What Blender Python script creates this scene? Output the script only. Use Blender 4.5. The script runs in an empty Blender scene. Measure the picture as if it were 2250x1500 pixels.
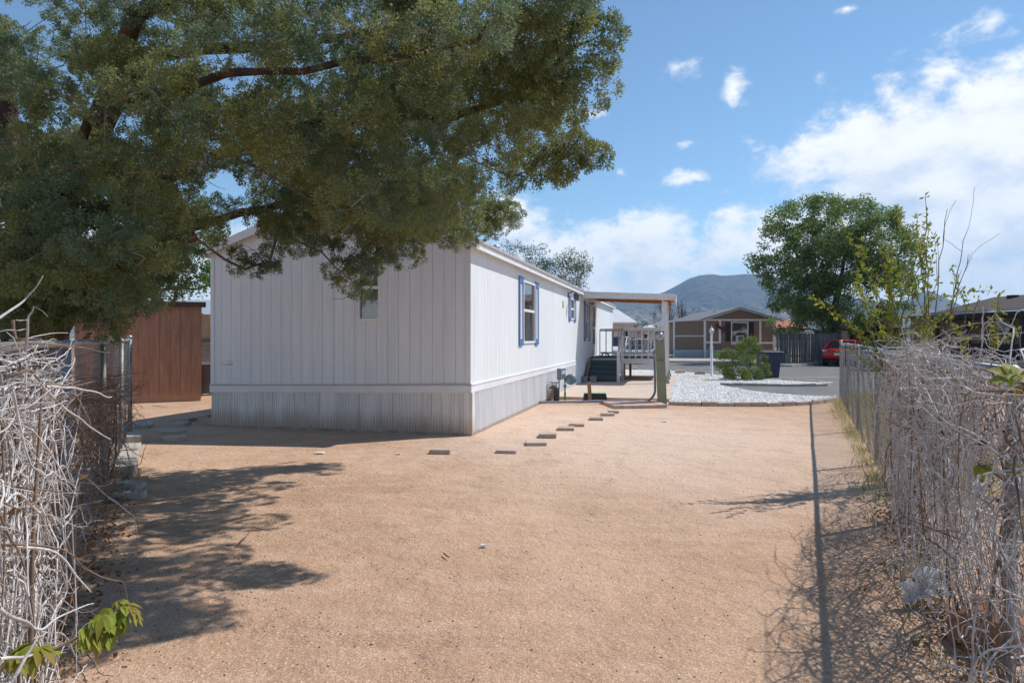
import bpy, bmesh, math, random
import numpy as np
from mathutils import Vector, Matrix, noise
R = math.radians
rng = np.random.default_rng(7)
random.seed(11)
SC = bpy.context.scene
COL = SC.collection

# ------------------------------------------------------------------ camera
H, F, CX, HY = 1.6, 1500.0, 1125.0, 741.0      # eye height (m), focal length and horizon in photo pixels
cam = bpy.data.cameras.new('camera'); camo = bpy.data.objects.new('camera', cam); COL.objects.link(camo)
camo.location = (0, 0, H); camo.rotation_euler = (R(90), 0, 0)
cam.sensor_width = 36; cam.lens = 24.0; cam.shift_y = -(750 - HY) / 2250
cam.clip_start = 0.05; cam.clip_end = 30000
SC.camera = camo
# ------------------------------------------------------------------ sun
SUN_AZ = math.atan2(0.9, 0.433)                # from +Y towards +X
SUN_EL = R(52.6)
sd = Vector((math.sin(SUN_AZ) * math.cos(SUN_EL), math.cos(SUN_AZ) * math.cos(SUN_EL), math.sin(SUN_EL)))
sun = bpy.data.lights.new('sun', 'SUN'); suno = bpy.data.objects.new('sun', sun); COL.objects.link(suno)
sun.energy = 3.9; sun.angle = R(0.53); sun.color = (1.0, 0.962, 0.915)
suno.rotation_euler = (-sd).to_track_quat('-Z', 'Y').to_euler(); suno.location = (20, 10, 40)
# ------------------------------------------------------------------ world
W = bpy.data.worlds.new('World'); SC.world = W; W.use_nodes = True
nt = W.node_tree; nt.nodes.clear()
class NB:
    """tiny node builder"""
    def __init__(s, tree): s.t = tree
    def n(s, typ, ins=None, **kw):
        nd = s.t.nodes.new(typ)
        for k, v in kw.items(): setattr(nd, k, v)
        for k, v in (ins or {}).items():
            if hasattr(v, 'is_linked') or isinstance(v, bpy.types.NodeSocket): s.t.links.new(v, nd.inputs[k])
            else: nd.inputs[k].default_value = v
        return nd
    def m(s, op, a, b=0.0, c=None, clamp=False):
        d = {0: a, 1: b}
        if c is not None: d[2] = c
        return s.n('ShaderNodeMath', d, operation=op, use_clamp=clamp).outputs[0]
    def vm(s, op, a, b=None):
        d = {0: a}
        if b is not None: d[1] = b
        nd = s.n('ShaderNodeVectorMath', d, operation=op)
        return nd.outputs['Value'] if op in ('LENGTH', 'DOT_PRODUCT', 'DISTANCE') else nd.outputs[0]
    def mix(s, f, a, b, blend='MIX'):
        nd = s.n('ShaderNodeMix', data_type='RGBA', blend_type=blend)
        for k, v in ((0, f), (6, a), (7, b)):
            if isinstance(v, bpy.types.NodeSocket): s.t.links.new(v, nd.inputs[k])
            else: nd.inputs[k].default_value = (*v, 1) if (isinstance(v, tuple) and len(v) == 3) else v
        return nd.outputs[2]
    def ramp(s, f, stops, interp='LINEAR'):
        nd = s.n('ShaderNodeValToRGB', {0: f}); cr = nd.color_ramp; cr.interpolation = interp
        while len(cr.elements) < len(stops): cr.elements.new(0.5)
        for e, (p, c) in zip(cr.elements, stops):
            e.position = p; e.color = (*c, 1) if isinstance(c, tuple) else (c, c, c, 1)
        return nd.outputs[0]
    def sstep(s, x, a, b):
        nd = s.n('ShaderNodeMapRange', {0: x, 1: a, 2: b, 3: 0.0, 4: 1.0}, interpolation_type='SMOOTHSTEP'); return nd.outputs[0]
    def noise(s, vec, scale, detail=6, rough=0.55, dist=0.0):
        return s.n('ShaderNodeTexNoise', {'Vector': vec, 'Scale': scale, 'Detail': detail, 'Roughness': rough, 'Distortion': dist}).outputs[0]

def pxdir(px, py):
    return Vector(((px - CX) / F, 1, -(py - HY) / F)).normalized()

# cloud field: a horizon bank of cumulus all the way round, plus scattered single clouds, as density(direction)
gt = bpy.data.node_groups.new('cloud_field', 'ShaderNodeTree')
gt.interface.new_socket('Vector', in_out='INPUT', socket_type='NodeSocketVector')
gt.interface.new_socket('Density', in_out='OUTPUT', socket_type='NodeSocketFloat')
g = NB(gt); gi = gt.nodes.new('NodeGroupInput'); go = gt.nodes.new('NodeGroupOutput')
vec = gi.outputs[0]
sep = g.n('ShaderNodeSeparateXYZ', {0: vec})
zz = sep.outputs[2]
sq = g.vm('MULTIPLY', vec, (1.0, 1.0, 1.45))
n_big = g.noise(g.vm('ADD', sq, (3.1, 0.4, 7.7)), 3.2, 2, 0.5)
n_fine = g.noise(sq, 15.0, 12, 0.64, 0.2)
bank = g.m('SUBTRACT', g.m('ADD', 0.150, g.m('MULTIPLY', g.m('SUBTRACT', n_big, 0.5), 0.18)), zz)
bank = g.m('MULTIPLY', g.m('MINIMUM', bank, 0.09), 13.0)
den = g.m('MAXIMUM', bank, -1.4)
blobs = [  # photo pixel of the cloud's middle, half sizes in radians, strength
    (1400, 545, .085, .052, .9), (1450, 500, .035, .03, .7), (1130, 480, .06, .04, .8), (1270, 560, .10, .035, .8), (1660, 540, .09, .05, .8),
    (2000, 330, .15, .055, .95), (2180, 300, .13, .075, 1.0), (2060, 400, .13, .05, .9), (1900, 290, .07, .04, .7), (2200, 470, .14, .06, 1.0), (2000, 540, .16, .06, .9),
    (1500, 395, .085, .035, .42), (1760, 395, .11, .03, .40), (1480, 150, .07, .035, .36), (1610, 200, .03, .055, .40), (1800, 165, .05, .03, .34),
    (2180, 45, .03, .03, .42), (2150, 180, .04, .03, .34), (1310, 255, .04, .02, .36), (1860, 20, .05, .015, .3), (1505, 315, .05, .018, .33), (1360, 380, .04, .02, .35), (1630, 350, .04, .035, .36)]
for (bx, by, rx, rz, st) in blobs:
    c = pxdir(bx, by)
    q = g.vm('MULTIPLY', g.vm('SUBTRACT', vec, tuple(c)), (1 / rx, 0.6 / rx, 1 / rz))
    b = g.m('MULTIPLY_ADD', g.vm('LENGTH', q), -1.1, st * (1.55 if st > .6 else 1.05))
    den = g.m('MAXIMUM', den, b)
den = g.m('ADD', den, g.m('MULTIPLY', g.m('SUBTRACT', n_fine, 0.52), 3.1))
# small stray clouds anywhere overhead
stray = g.m('MULTIPLY', g.m('SUBTRACT', g.noise(sq, 6.0, 8, 0.62, 0.3), 0.66), 5.0)
den = g.m('MAXIMUM', den, stray)
gt.links.new(den, go.inputs[0])

w = NB(nt)
tc = w.n('ShaderNodeTexCoord').outputs['Generated']
sky = w.n('ShaderNodeTexSky', sky_type='NISHITA', sun_disc=False, sun_elevation=SUN_EL, sun_rotation=SUN_AZ, altitude=1500, air_density=1.0, dust_density=0.1, ozone_density=0.9)
def cloud(v):
    nd = nt.nodes.new('ShaderNodeGroup'); nd.node_tree = gt; nt.links.new(v, nd.inputs[0]); return nd.outputs[0]
d0 = cloud(tc)
d1 = cloud(w.vm('ADD', tc, (0.020, 0.0, 0.030)))           # towards the sun
d2 = cloud(w.vm('ADD', tc, (0.045, 0.0, 0.075)))
alpha = w.sstep(d0, -0.10, 0.75)
shade = w.m('ADD', w.m('MULTIPLY', w.sstep(w.m('SUBTRACT', d1, d0), -0.75, 0.95), 0.62), w.m('MULTIPLY', w.sstep(d2, 0.5, 2.0), 0.5), clamp=True)
ccol = w.mix(shade, (7.9, 7.95, 8.05), (4.3, 5.0, 6.2))
skyb = w.mix(1.0, sky.outputs[0], (0.84, 1.0, 1.03), 'MULTIPLY')
skyc = w.mix(w.m('MULTIPLY', alpha, 0.96), skyb, ccol)
bg = w.n('ShaderNodeBackground', {0: skyc, 1: 0.115})
nt.links.new(bg.outputs[0], w.n('ShaderNodeOutputWorld').inputs[0])
# ------------------------------------------------------------------ exposure
SC.view_settings.view_transform = 'Standard'; SC.view_settings.look = 'None'
SC.view_settings.exposure = 0.32; SC.view_settings.gamma = 1.0
SC.view_settings.use_curve_mapping = False
SC.render.engine = 'CYCLES'
SC.cycles.use_denoising = True
SC.cycles.max_bounces = 6; SC.cycles.diffuse_bounces = 3; SC.cycles.glossy_bounces = 3; SC.cycles.transmission_bounces = 4
SC.cycles.transparent_max_bounces = 12; SC.cycles.volume_bounces = 1
SC.cycles.caustics_reflective = False; SC.cycles.caustics_refractive = False

# ------------------------------------------------------------------ placing helpers (photo pixel -> place on the ground / at a distance)
def G(px, py, h=0.0):
    d = F * (H - h) / (py - HY); return Vector(((px - CX) / F * d, d, h))
def A(px, py, d):
    return Vector(((px - CX) / F * d, d, H - (py - HY) / F * d))

# ------------------------------------------------------------------ mesh helpers
def link(name, me, parent=None):
    o = bpy.data.objects.new(name, me); COL.objects.link(o)
    if parent is not None: o.parent = parent
    return o
class MB:
    def __init__(s): s.v = []; s.f = []
    def add(s, vs, fs):
        b = len(s.v); s.v += [tuple(v) for v in vs]; s.f += [tuple(b + i for i in f) for f in fs]; return s
    def box(s, x0, x1, y0, y1, z0, z1, mat=None):
        vs = [Vector(p) for p in ((x0,y0,z0),(x1,y0,z0),(x1,y1,z0),(x0,y1,z0),(x0,y0,z1),(x1,y0,z1),(x1,y1,z1),(x0,y1,z1))]
        if mat is not None: vs = [mat @ v for v in vs]
        return s.add(vs, [(0,3,2,1),(4,5,6,7),(0,1,5,4),(1,2,6,5),(2,3,7,6),(3,0,4,7)])
    def bar(s, a, b, w, t, up=Vector((0, 0, 1))):
        """rectangular bar from a to b, w across, t along 'up'"""
        a = Vector(a); b = Vector(b); d = (b - a); L = d.length; d.normalize()
        sx = d.cross(up); sx = sx.normalized() if sx.length > 1e-5 else Vector((1, 0, 0)); uz = sx.cross(d)
        vs = [p + sx * (i * w / 2) + uz * (j * t / 2) for p in (a, b) for i, j in ((-1,-1),(1,-1),(1,1),(-1,1))]
        return s.add(vs, [(0,1,2,3),(7,6,5,4),(0,4,5,1),(1,5,6,2),(2,6,7,3),(3,7,4,0)])
    def prism(s, pts, ext):
        """polygon pts extruded by vector ext"""
        n = len(pts); ext = Vector(ext); vs = [Vector(p) for p in pts]; vs += [p + ext for p in vs]
        return s.add(vs, [tuple(range(n))[::-1], tuple(range(n, 2 * n))] + [(i, (i + 1) % n, n + (i + 1) % n, n + i) for i in range(n)])
    def tube(s, pts, rad, n=6, cap=True):
        pts = [Vector(p) for p in pts]; m = len(pts)
        rad = rad if hasattr(rad, '__len__') else [rad] * m
        vs = []; ref = None
        for i, p in enumerate(pts):
            t = (pts[min(i + 1, m - 1)] - pts[max(i - 1, 0)]); t = t.normalized() if t.length > 1e-9 else Vector((0, 0, 1))
            if ref is None: ref = t.orthogonal().normalized()
            x = (ref - t * ref.dot(t)); x = x.normalized() if x.length > 1e-6 else t.orthogonal().normalized(); ref = x
            y = t.cross(x)
            vs += [p + (x * math.cos(2 * math.pi * k / n) + y * math.sin(2 * math.pi * k / n)) * rad[i] for k in range(n)]
        fs = [(i*n+k, i*n+(k+1) % n, (i+1)*n+(k+1) % n, (i+1)*n+k) for i in range(m - 1) for k in range(n)]
        if cap: fs += [tuple(range(n))[::-1], tuple(range((m-1)*n, m*n))]
        return s.add(vs, fs)
    def lathe(s, prof, n=16, c=(0, 0, 0), mat=None):
        c = Vector(c); vs = []
        for r, z in prof:
            vs += [Vector((r * math.cos(2*math.pi*k/n), r * math.sin(2*math.pi*k/n), z)) for k in range(n)]
        vs = [(mat @ v if mat is not None else v) + c for v in vs]; m = len(prof)
        fs = [(i*n+k, i*n+(k+1) % n, (i+1)*n+(k+1) % n, (i+1)*n+k) for i in range(m - 1) for k in range(n)]
        fs += [tuple(range(n))[::-1], tuple(range((m-1)*n, m*n))]
        return s.add(vs, fs)
    def mesh(s, name):
        me = bpy.data.meshes.new(name); me.from_pydata(s.v, [], s.f); me.update(); return me
    def build(s, name, mat, parent=None, smooth=False, bevel=0):
        me = s.mesh(name); me.materials.append(mat)
        if smooth: me.polygons.foreach_set('use_smooth', [True] * len(me.polygons))
        o = link(name, me, parent)
        if bevel:
            bm_ = o.modifiers.new('bevel', 'BEVEL'); bm_.width = bevel; bm_.segments = 2; bm_.limit_method = 'ANGLE'
        return o
def np_mesh(name, verts, faces, mat, parent=None, smooth=False):
    verts = np.asarray(verts, np.float32); faces = np.asarray(faces, np.int32); k = faces.shape[1]
    me = bpy.data.meshes.new(name); me.vertices.add(len(verts)); me.vertices.foreach_set('co', verts.ravel())
    me.loops.add(faces.size); me.loops.foreach_set('vertex_index', faces.ravel())
    me.polygons.add(len(faces)); me.polygons.foreach_set('loop_start', np.arange(0, faces.size, k, dtype=np.int32))
    if smooth: me.polygons.foreach_set('use_smooth', np.ones(len(faces), bool))
    me.materials.append(mat); me.update(calc_edges=True)
    return link(name, me, parent)
def tag(o, label, cat, group=None, kind=None):
    if label: o['label'] = label
    if cat: o['category'] = cat
    if group: o['group'] = group
    if kind: o['kind'] = kind
    return o
def thing(name, label, cat, loc=(0, 0, 0), rz=0.0, group=None):
    o = bpy.data.objects.new(name, None); COL.objects.link(o); o.empty_display_size = 0.2
    o.location = loc; o.rotation_euler = (0, 0, rz); return tag(o, label, cat, group)
def structure(o): o['kind'] = 'structure'; return o
def stuff(o): o['kind'] = 'stuff'; return o
def copy_tree(o, parent=None):
    c = o.copy(); COL.objects.link(c); c.parent = parent
    for ch in o.children: copy_tree(ch, c)
    return c

# ------------------------------------------------------------------ materials
MATS = {}
def mat_base(name):
    m = bpy.data.materials.new(name); m.use_nodes = True; t = m.node_tree; t.nodes.clear()
    b = NB(t); out = t.nodes.new('ShaderNodeOutputMaterial'); MATS[name] = m; return m, b, out
def M(name, c1, c2=None, scale=6.0, rough=0.8, bump=0.0, bscale=60.0, stretch=(1, 1, 1), metal=0.0, spec=0.3, rnd=0.0, contrast=(0.35, 0.65), bdist=0.01, extra=None):
    m, b, out = mat_base(name)
    tc = b.n('ShaderNodeTexCoord').outputs['Object']
    v = b.vm('MULTIPLY', tc, stretch)
    if rnd:
        oi = b.n('ShaderNodeObjectInfo').outputs['Random']
        v = b.vm('ADD', v, b.n('ShaderNodeCombineXYZ', {0: b.m('MULTIPLY', oi, 31.0), 1: b.m('MULTIPLY', oi, 17.0), 2: 0.0}).outputs[0])
    c2 = c2 or tuple(x * 0.82 for x in c1)
    f = b.sstep(b.noise(v, scale, 7, 0.6), *contrast)
    col = b.mix(f, c1, c2)
    if rnd: col = b.mix(1.0, col, b.n('ShaderNodeCombineColor', {i: b.m('ADD', 1 - rnd, b.m('MULTIPLY', oi, 2 * rnd)) for i in range(3)}).outputs[0], 'MULTIPLY')
    if extra: col = extra(b, tc, col)
    p = b.n('ShaderNodeBsdfPrincipled', {'Base Color': col, 'Roughness': rough, 'Metallic': metal, 'Specular IOR Level': spec})
    if bump:
        bn = b.n('ShaderNodeBump', {'Height': b.noise(v, bscale, 5, 0.6), 'Strength': bump, 'Distance': bdist}); b.t.links.new(bn.outputs[0], p.inputs['Normal'])
    b.t.links.new(p.outputs[0], out.inputs[0]); return m
def Mleaf(name, c1, c2, c3=None, transl=0.3, scale=3.0, rough=0.6):
    """leaf: colour varies by leaf (random per island) and by clump; light passes through a little"""
    m, b, out = mat_base(name)
    tc = b.n('ShaderNodeTexCoord').outputs['Object']
    rnd = b.n('ShaderNodeNewGeometry').outputs['Random Per Island']
    col = b.mix(rnd, c1, c2)
    col = b.mix(b.sstep(b.noise(tc, scale, 3, 0.5), 0.42, 0.62), col, c3 or c2)
    p = b.n('ShaderNodeBsdfPrincipled', {'Base Color': col, 'Roughness': rough, 'Specular IOR Level': 0.25})
    tr = b.n('ShaderNodeBsdfTranslucent', {0: col})
    mx = b.n('ShaderNodeMixShader', {0: transl, 1: p.outputs[0], 2: tr.outputs[0]})
    b.t.links.new(mx.outputs[0], out.inputs[0]); return m
def dirt_up(h, col, amt=0.8, nscale=4.0, base='Object'):
    """splashed soil on the lowest part of a wall, uneven, h = reach in metres"""
    def fn(b, tc, c):
        z = b.n('ShaderNodeSeparateXYZ', {0: tc}).outputs[2]
        nz = b.noise(b.vm('MULTIPLY', tc, (1.0, 1.0, 0.35)), nscale, 5, 0.65)
        k = b.sstep(b.m('SUBTRACT', z, b.m('MULTIPLY', b.m('SUBTRACT', nz, 0.4), h * 1.3)), h * 1.25, 0.0)
        return b.mix(b.m('MULTIPLY', k, amt), c, col)
    return fn

# sand of the yard and the desert: one sheet
def sand_material():
    m, b, out = mat_base('sand')
    tc = b.n('ShaderNodeTexCoord').outputs['Object']
    big = b.sstep(b.noise(tc, 0.30, 5, 0.6), 0.38, 0.62)
    col = b.mix(big, (0.445, 0.268, 0.165), (0.565, 0.362, 0.235))
    pale = b.sstep(b.m('ADD', b.vm('LENGTH', b.vm('MULTIPLY', b.vm('SUBTRACT', tc, (2.0, 11.5, 0.0)), (0.75, 0.5, 0.0))), b.m('MULTIPLY', b.noise(tc, 0.8, 5, 0.6), 2.4)), 4.9, 1.9)
    col = b.mix(b.m('MULTIPLY', pale, 0.9), col, (0.70, 0.535, 0.42))
    mid = b.sstep(b.noise(b.vm('MULTIPLY', tc, (1.0, 2.2, 1.0)), 1.6, 7, 0.65), 0.40, 0.72)
    col = b.mix(b.m('MULTIPLY', mid, 0.5), col, (0.66, 0.475, 0.345))
    dk = b.sstep(b.noise(tc, 0.9, 6, 0.7, 0.4), 0.54, 0.72)
    col = b.mix(b.m('MULTIPLY', dk, 0.55), col, (0.40, 0.25, 0.16))
    grain = b.noise(tc, 105.0, 4, 0.75)
    col = b.mix(b.m('MULTIPLY', b.sstep(grain, 0.50, 0.64), 0.9), col, (0.26, 0.155, 0.10))
    grain2 = b.noise(b.vm('ADD', tc, (5.0, 3.0, 1.0)), 70.0, 4, 0.75)
    col = b.mix(b.m('MULTIPLY', b.sstep(grain2, 0.53, 0.66), 0.9), col, (0.80, 0.62, 0.47))
    vr = b.n('ShaderNodeTexVoronoi', {'Vector': tc, 'Scale': 34.0, 'Randomness': 1.0})
    speck = b.m('MULTIPLY', b.sstep(vr.outputs[0], 0.16, 0.08), b.m('GREATER_THAN', b.n('ShaderNodeSeparateColor', {0: vr.outputs[1]}).outputs[0], 0.92))
    col = b.mix(b.m('MULTIPLY', speck, 0.75), col, (0.16, 0.11, 0.09))
    # far desert: dry scrub dots
    dist = b.vm('LENGTH', tc)
    scrub = b.sstep(b.noise(tc, 0.16, 5, 0.75), 0.50, 0.60)
    far = b.sstep(dist, 55.0, 110.0)
    col = b.mix(far, col, b.mix(scrub, (0.34, 0.27, 0.19), (0.10, 0.11, 0.06)))
    hgt = b.m('ADD', b.m('ADD', b.m('MULTIPLY', grain, 0.35), b.m('MULTIPLY', grain2, 0.35)), b.m('ADD', b.m('MULTIPLY', b.noise(tc, 22.0, 4, 0.6), 1.0), b.m('ADD', b.m('MULTIPLY', b.noise(tc, 4.0, 4, 0.6), 3.0), b.m('MULTIPLY', b.n('ShaderNodeTexVoronoi', {'Vector': b.vm('ADD', tc, b.vm('MULTIPLY', b.n('ShaderNodeTexNoise', {'Vector': tc, 'Scale': 2.0}).outputs[1], (0.5, 0.5, 0.0))), 'Scale': 1.7}, feature='SMOOTH_F1').outputs[0], 4.0))))
    bn = b.n('ShaderNodeBump', {'Height': hgt, 'Strength': 0.8, 'Distance': 0.02})
    p = b.n('ShaderNodeBsdfPrincipled', {'Base Color': col, 'Roughness': 0.95, 'Specular IOR Level': 0.12, 'Normal': bn.outputs[0]})
    b.t.links.new(p.outputs[0], out.inputs[0]); return m
sand = sand_material()
asphalt = M('asphalt', (0.17, 0.165, 0.165), (0.125, 0.12, 0.12), scale=0.8, rough=0.92, bump=0.5, bscale=90, contrast=(0.3, 0.7),
            extra=lambda b, tc, c: b.mix(b.sstep(b.noise(tc, 120, 2, 0.6), 0.55, 0.68), c, (0.28, 0.27, 0.26)))
concrete = M('concrete', (0.52, 0.40, 0.315), (0.58, 0.46, 0.37), scale=1.2, rough=0.9, bump=0.25, bscale=120)
kerbmat = M('kerb_concrete', (0.46, 0.42, 0.37), (0.37, 0.33, 0.29), scale=2.0, rough=0.9, bump=0.3, bscale=60)
blockmat = M('grey_block', (0.36, 0.34, 0.31), (0.26, 0.24, 0.22), scale=9, rough=0.95, bump=0.6, bscale=80, rnd=0.12)
tanpaver = M('tan_paver', (0.52, 0.41, 0.335), (0.44, 0.34, 0.27), scale=7, rough=0.9, bump=0.35, bscale=90, rnd=0.10)
redpaver = M('red_paver', (0.50, 0.28, 0.22), (0.44, 0.30, 0.235), scale=5, rough=0.9, bump=0.35, bscale=90, rnd=0.15)
gravelmat = M('white_gravel', (0.82, 0.81, 0.78), (0.60, 0.59, 0.57), scale=24, rough=0.85, bump=0.8, bscale=26, bdist=0.03, contrast=(0.4, 0.6))
stonemat = M('white_stone', (0.86, 0.85, 0.82), (0.62, 0.60, 0.58), scale=3.1, rough=0.8, contrast=(0.42, 0.62))
graint = dict(stretch=(9, 9, 0.6), bump=0.35, bscale=14, bdist=0.004)
siding = M('white_siding', (0.765, 0.795, 0.81), (0.715, 0.745, 0.76), scale=1.2, rough=0.6, rnd=0.02, extra=lambda b, tc, c: b.mix(b.m('MULTIPLY', b.sstep(b.noise(b.vm('MULTIPLY', tc, (5.0, 5.0, 0.3)), 1.3, 6, 0.7), 0.50, 0.75), 0.22), c, (0.52, 0.49, 0.45)), **graint)
groove = M('siding_backing', (0.50, 0.49, 0.49), (0.44, 0.43, 0.43), rough=0.8)
trimw = M('white_trim', (0.78, 0.79, 0.805), (0.71, 0.72, 0.735), scale=2.0, rough=0.55, bump=0.1, bscale=40)
oldwhite = M('weathered_white_paint', (0.67, 0.66, 0.65), (0.58, 0.565, 0.55), scale=5, rough=0.75, bump=0.3, bscale=30, stretch=(3, 3, 0.6))
skirt = M('skirt_metal', (0.79, 0.78, 0.76), (0.71, 0.69, 0.66), scale=1.5, rough=0.5, rnd=0.05, stretch=(2.5, 2.5, 0.5), bump=0.08, bscale=9,
          extra=lambda b, tc, c: dirt_up(0.30, (0.46, 0.325, 0.23), 0.7, 3.0)(b, tc, b.mix(b.m('MULTIPLY', b.sstep(b.noise(b.vm('MULTIPLY', tc, (14, 14, 0.35)), 1.0, 6, 0.7), 0.50, 0.70), 0.55), c, (0.42, 0.33, 0.26))))
roofw = M('white_metal_roof', (0.76, 0.77, 0.78), (0.62, 0.63, 0.64), scale=2, rough=0.4, stretch=(1, 6, 1))
bluep = M('blue_shutter_paint', (0.095, 0.205, 0.42), (0.08, 0.175, 0.37), scale=4, rough=0.5)
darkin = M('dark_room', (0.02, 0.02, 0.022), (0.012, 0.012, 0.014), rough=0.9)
blindm = M('pale_blind', (0.58, 0.58, 0.56), (0.50, 0.50, 0.48), rough=0.6)
blackm = M('black_metal', (0.018, 0.018, 0.02), (0.03, 0.03, 0.032), rough=0.45)
galv = M('galvanised_steel', (0.42, 0.44, 0.46), (0.30, 0.32, 0.34), scale=8, rough=0.45, metal=0.75, bump=0.1, bscale=60)
galvd = M('weathered_steel', (0.30, 0.31, 0.32), (0.17, 0.165, 0.16), scale=7, rough=0.6, metal=0.5, bump=0.15, bscale=60)
wire = M('chain_link_wire', (0.40, 0.43, 0.46), (0.26, 0.28, 0.30), scale=5, rough=0.5, metal=0.55)
shedm = M('brown_shed_paint', (0.40, 0.215, 0.140), (0.32, 0.165, 0.105), scale=2.2, rough=0.75, rnd=0.06, stretch=(5, 5, 0.7), bump=0.3, bscale=14,
          extra=lambda b, tc, c: dirt_up(0.22, (0.44, 0.28, 0.18), 0.75, 3.0)(b, tc, b.mix(b.m('MULTIPLY', b.sstep(b.noise(b.vm('MULTIPLY', tc, (3, 3, 0.9)), 2.0, 6, 0.7), 0.56, 0.70), 0.8), c, (0.52, 0.28, 0.115))))
oldwood = M('orange_weathered_wood', (0.50, 0.27, 0.10), (0.42, 0.38, 0.32), scale=2, rough=0.8, rnd=0.1, stretch=(7, 7, 0.7), bump=0.3, bscale=12)
cedar = M('stained_cedar', (0.60, 0.235, 0.055), (0.46, 0.16, 0.035), scale=3, rough=0.6, rnd=0.1, stretch=(1, 8, 8), bump=0.2, bscale=10)
rawwood = M('raw_timber', (0.34, 0.22, 0.13), (0.23, 0.145, 0.085), scale=3, rough=0.8, stretch=(8, 8, 0.8), bump=0.3, bscale=12)
greywood = M('grey_picket_wood', (0.20, 0.185, 0.17), (0.12, 0.11, 0.10), scale=2, rough=0.9, rnd=0.22, stretch=(7, 7, 0.6), bump=0.4, bscale=12)
carpet = M('green_grey_carpet', (0.075, 0.096, 0.105), (0.098, 0.122, 0.130), scale=30, rough=1.0, bump=0.5, bscale=200, spec=0.1)
skirt_clean = M('skirt_metal_clean', (0.79, 0.80, 0.815), (0.73, 0.735, 0.745), scale=1.5, rough=0.5, rnd=0.04, stretch=(2.5, 2.5, 0.5), bump=0.08, bscale=9, extra=dirt_up(0.05, (0.45, 0.31, 0.21), 0.6, 5.0))
pedm = M('green_meter_enamel', (0.23, 0.26, 0.175), (0.20, 0.225, 0.155), scale=3, rough=0.5, bump=0.05,
         extra=lambda b, tc, c: b.mix(b.m('MULTIPLY', b.sstep(b.noise(b.vm('MULTIPLY', tc, (2.5, 2.5, 1.0)), 3.0, 6, 0.7), 0.55, 0.70), 0.9), c, (0.30, 0.135, 0.045)))
greenlid = M('pale_green_plastic', (0.24, 0.50, 0.30), (0.20, 0.44, 0.27), rough=0.6)
greend = M('faded_green_plastic', (0.26, 0.36, 0.27), (0.21, 0.30, 0.23), rough=0.6)
blackpl = M('black_plastic', (0.028, 0.03, 0.032), (0.05, 0.05, 0.05), scale=12, rough=0.6)
conduitm = M('grey_conduit', (0.23, 0.26, 0.31), (0.19, 0.22, 0.27), rough=0.5)
gaugeg = M('gas_meter_grey', (0.20, 0.27, 0.31), (0.14, 0.19, 0.22), scale=12, rough=0.5, metal=0.3)
navy = M('navy_bin_plastic', (0.020, 0.034, 0.066), (0.028, 0.044, 0.08), scale=3, rough=0.5)
greybin = M('grey_bin_plastic', (0.10, 0.105, 0.115), (0.13, 0.135, 0.14), scale=3, rough=0.6)
beige = M('taupe_siding', (0.235, 0.175, 0.135), (0.215, 0.16, 0.125), scale=2, rough=0.7, bump=0.15, bscale=12, stretch=(8, 8, 0.6))
beige2 = M('tan_stucco', (0.40, 0.30, 0.20), (0.36, 0.265, 0.175), scale=3, rough=0.85, bump=0.2, bscale=50)
paleblue = M('pale_blue_paint', (0.50, 0.55, 0.61), (0.44, 0.49, 0.55), scale=4, rough=0.6)
charcoal = M('charcoal_paint', (0.028, 0.027, 0.032), (0.04, 0.038, 0.042), rough=0.6)
roofbr = M('brown_shingle', (0.085, 0.062, 0.056), (0.06, 0.045, 0.04), scale=20, rough=0.95, bump=0.5, bscale=30)
roofgr = M('grey_shingle', (0.20, 0.21, 0.215), (0.16, 0.165, 0.17), scale=12, rough=0.9)
roofbl = M('blue_grey_metal_roof', (0.36, 0.42, 0.47), (0.30, 0.35, 0.40), scale=1.5, rough=0.45, stretch=(0.3, 4, 1))
cream = M('cream_stucco', (0.62, 0.55, 0.46), (0.56, 0.50, 0.42), rough=0.85)
pinkst = M('pink_stucco', (0.50, 0.30, 0.23), (0.44, 0.27, 0.21), rough=0.85)
gutter = M('pale_gutter', (0.50, 0.49, 0.48), (0.42, 0.41, 0.40), rough=0.5)
redcar = M('red_car_paint', (0.52, 0.012, 0.018), (0.47, 0.010, 0.016), rough=0.22, spec=0.6)
silver = M('silver_car_paint', (0.48, 0.50, 0.52), (0.45, 0.47, 0.49), rough=0.25, metal=0.3, spec=0.6)
whitecar = M('white_car_paint', (0.72, 0.73, 0.74), (0.69, 0.70, 0.71), rough=0.22, spec=0.6)
darkcar = M('dark_grey_car_paint', (0.055, 0.058, 0.062), (0.048, 0.05, 0.055), rough=0.22, spec=0.6)
tyre = M('tyre_rubber', (0.016, 0.016, 0.017), (0.024, 0.024, 0.024), rough=0.85)
rimm = M('alloy_rim', (0.5, 0.5, 0.52), (0.42, 0.42, 0.44), rough=0.3, metal=0.8)
tail = M('tail_lamp', (0.45, 0.02, 0.02), (0.55, 0.35, 0.35), scale=9, rough=0.15, spec=0.7)
clearl = M('clear_lamp', (0.75, 0.72, 0.70), (0.65, 0.6, 0.6), rough=0.12, spec=0.7)
platem = M('number_plate', (0.70, 0.70, 0.68), (0.62, 0.62, 0.62), rough=0.4)
yellowp = M('yellow_paint', (0.60, 0.40, 0.07), (0.42, 0.30, 0.10), scale=14, rough=0.85)
goldm = M('gold_emblem', (0.62, 0.45, 0.12), (0.55, 0.40, 0.10), rough=0.3, metal=0.6)
rust = M('rusty_iron', (0.17, 0.055, 0.03), (0.09, 0.03, 0.02), scale=20, rough=0.85)
redrock = M('red_rock', (0.34, 0.17, 0.095), (0.26, 0.125, 0.07), scale=9, rough=0.9, bump=0.7, bscale=18)
berrym = M('juniper_berry', (0.34, 0.40, 0.47), (0.24, 0.29, 0.37), scale=14, rough=0.75)
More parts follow.
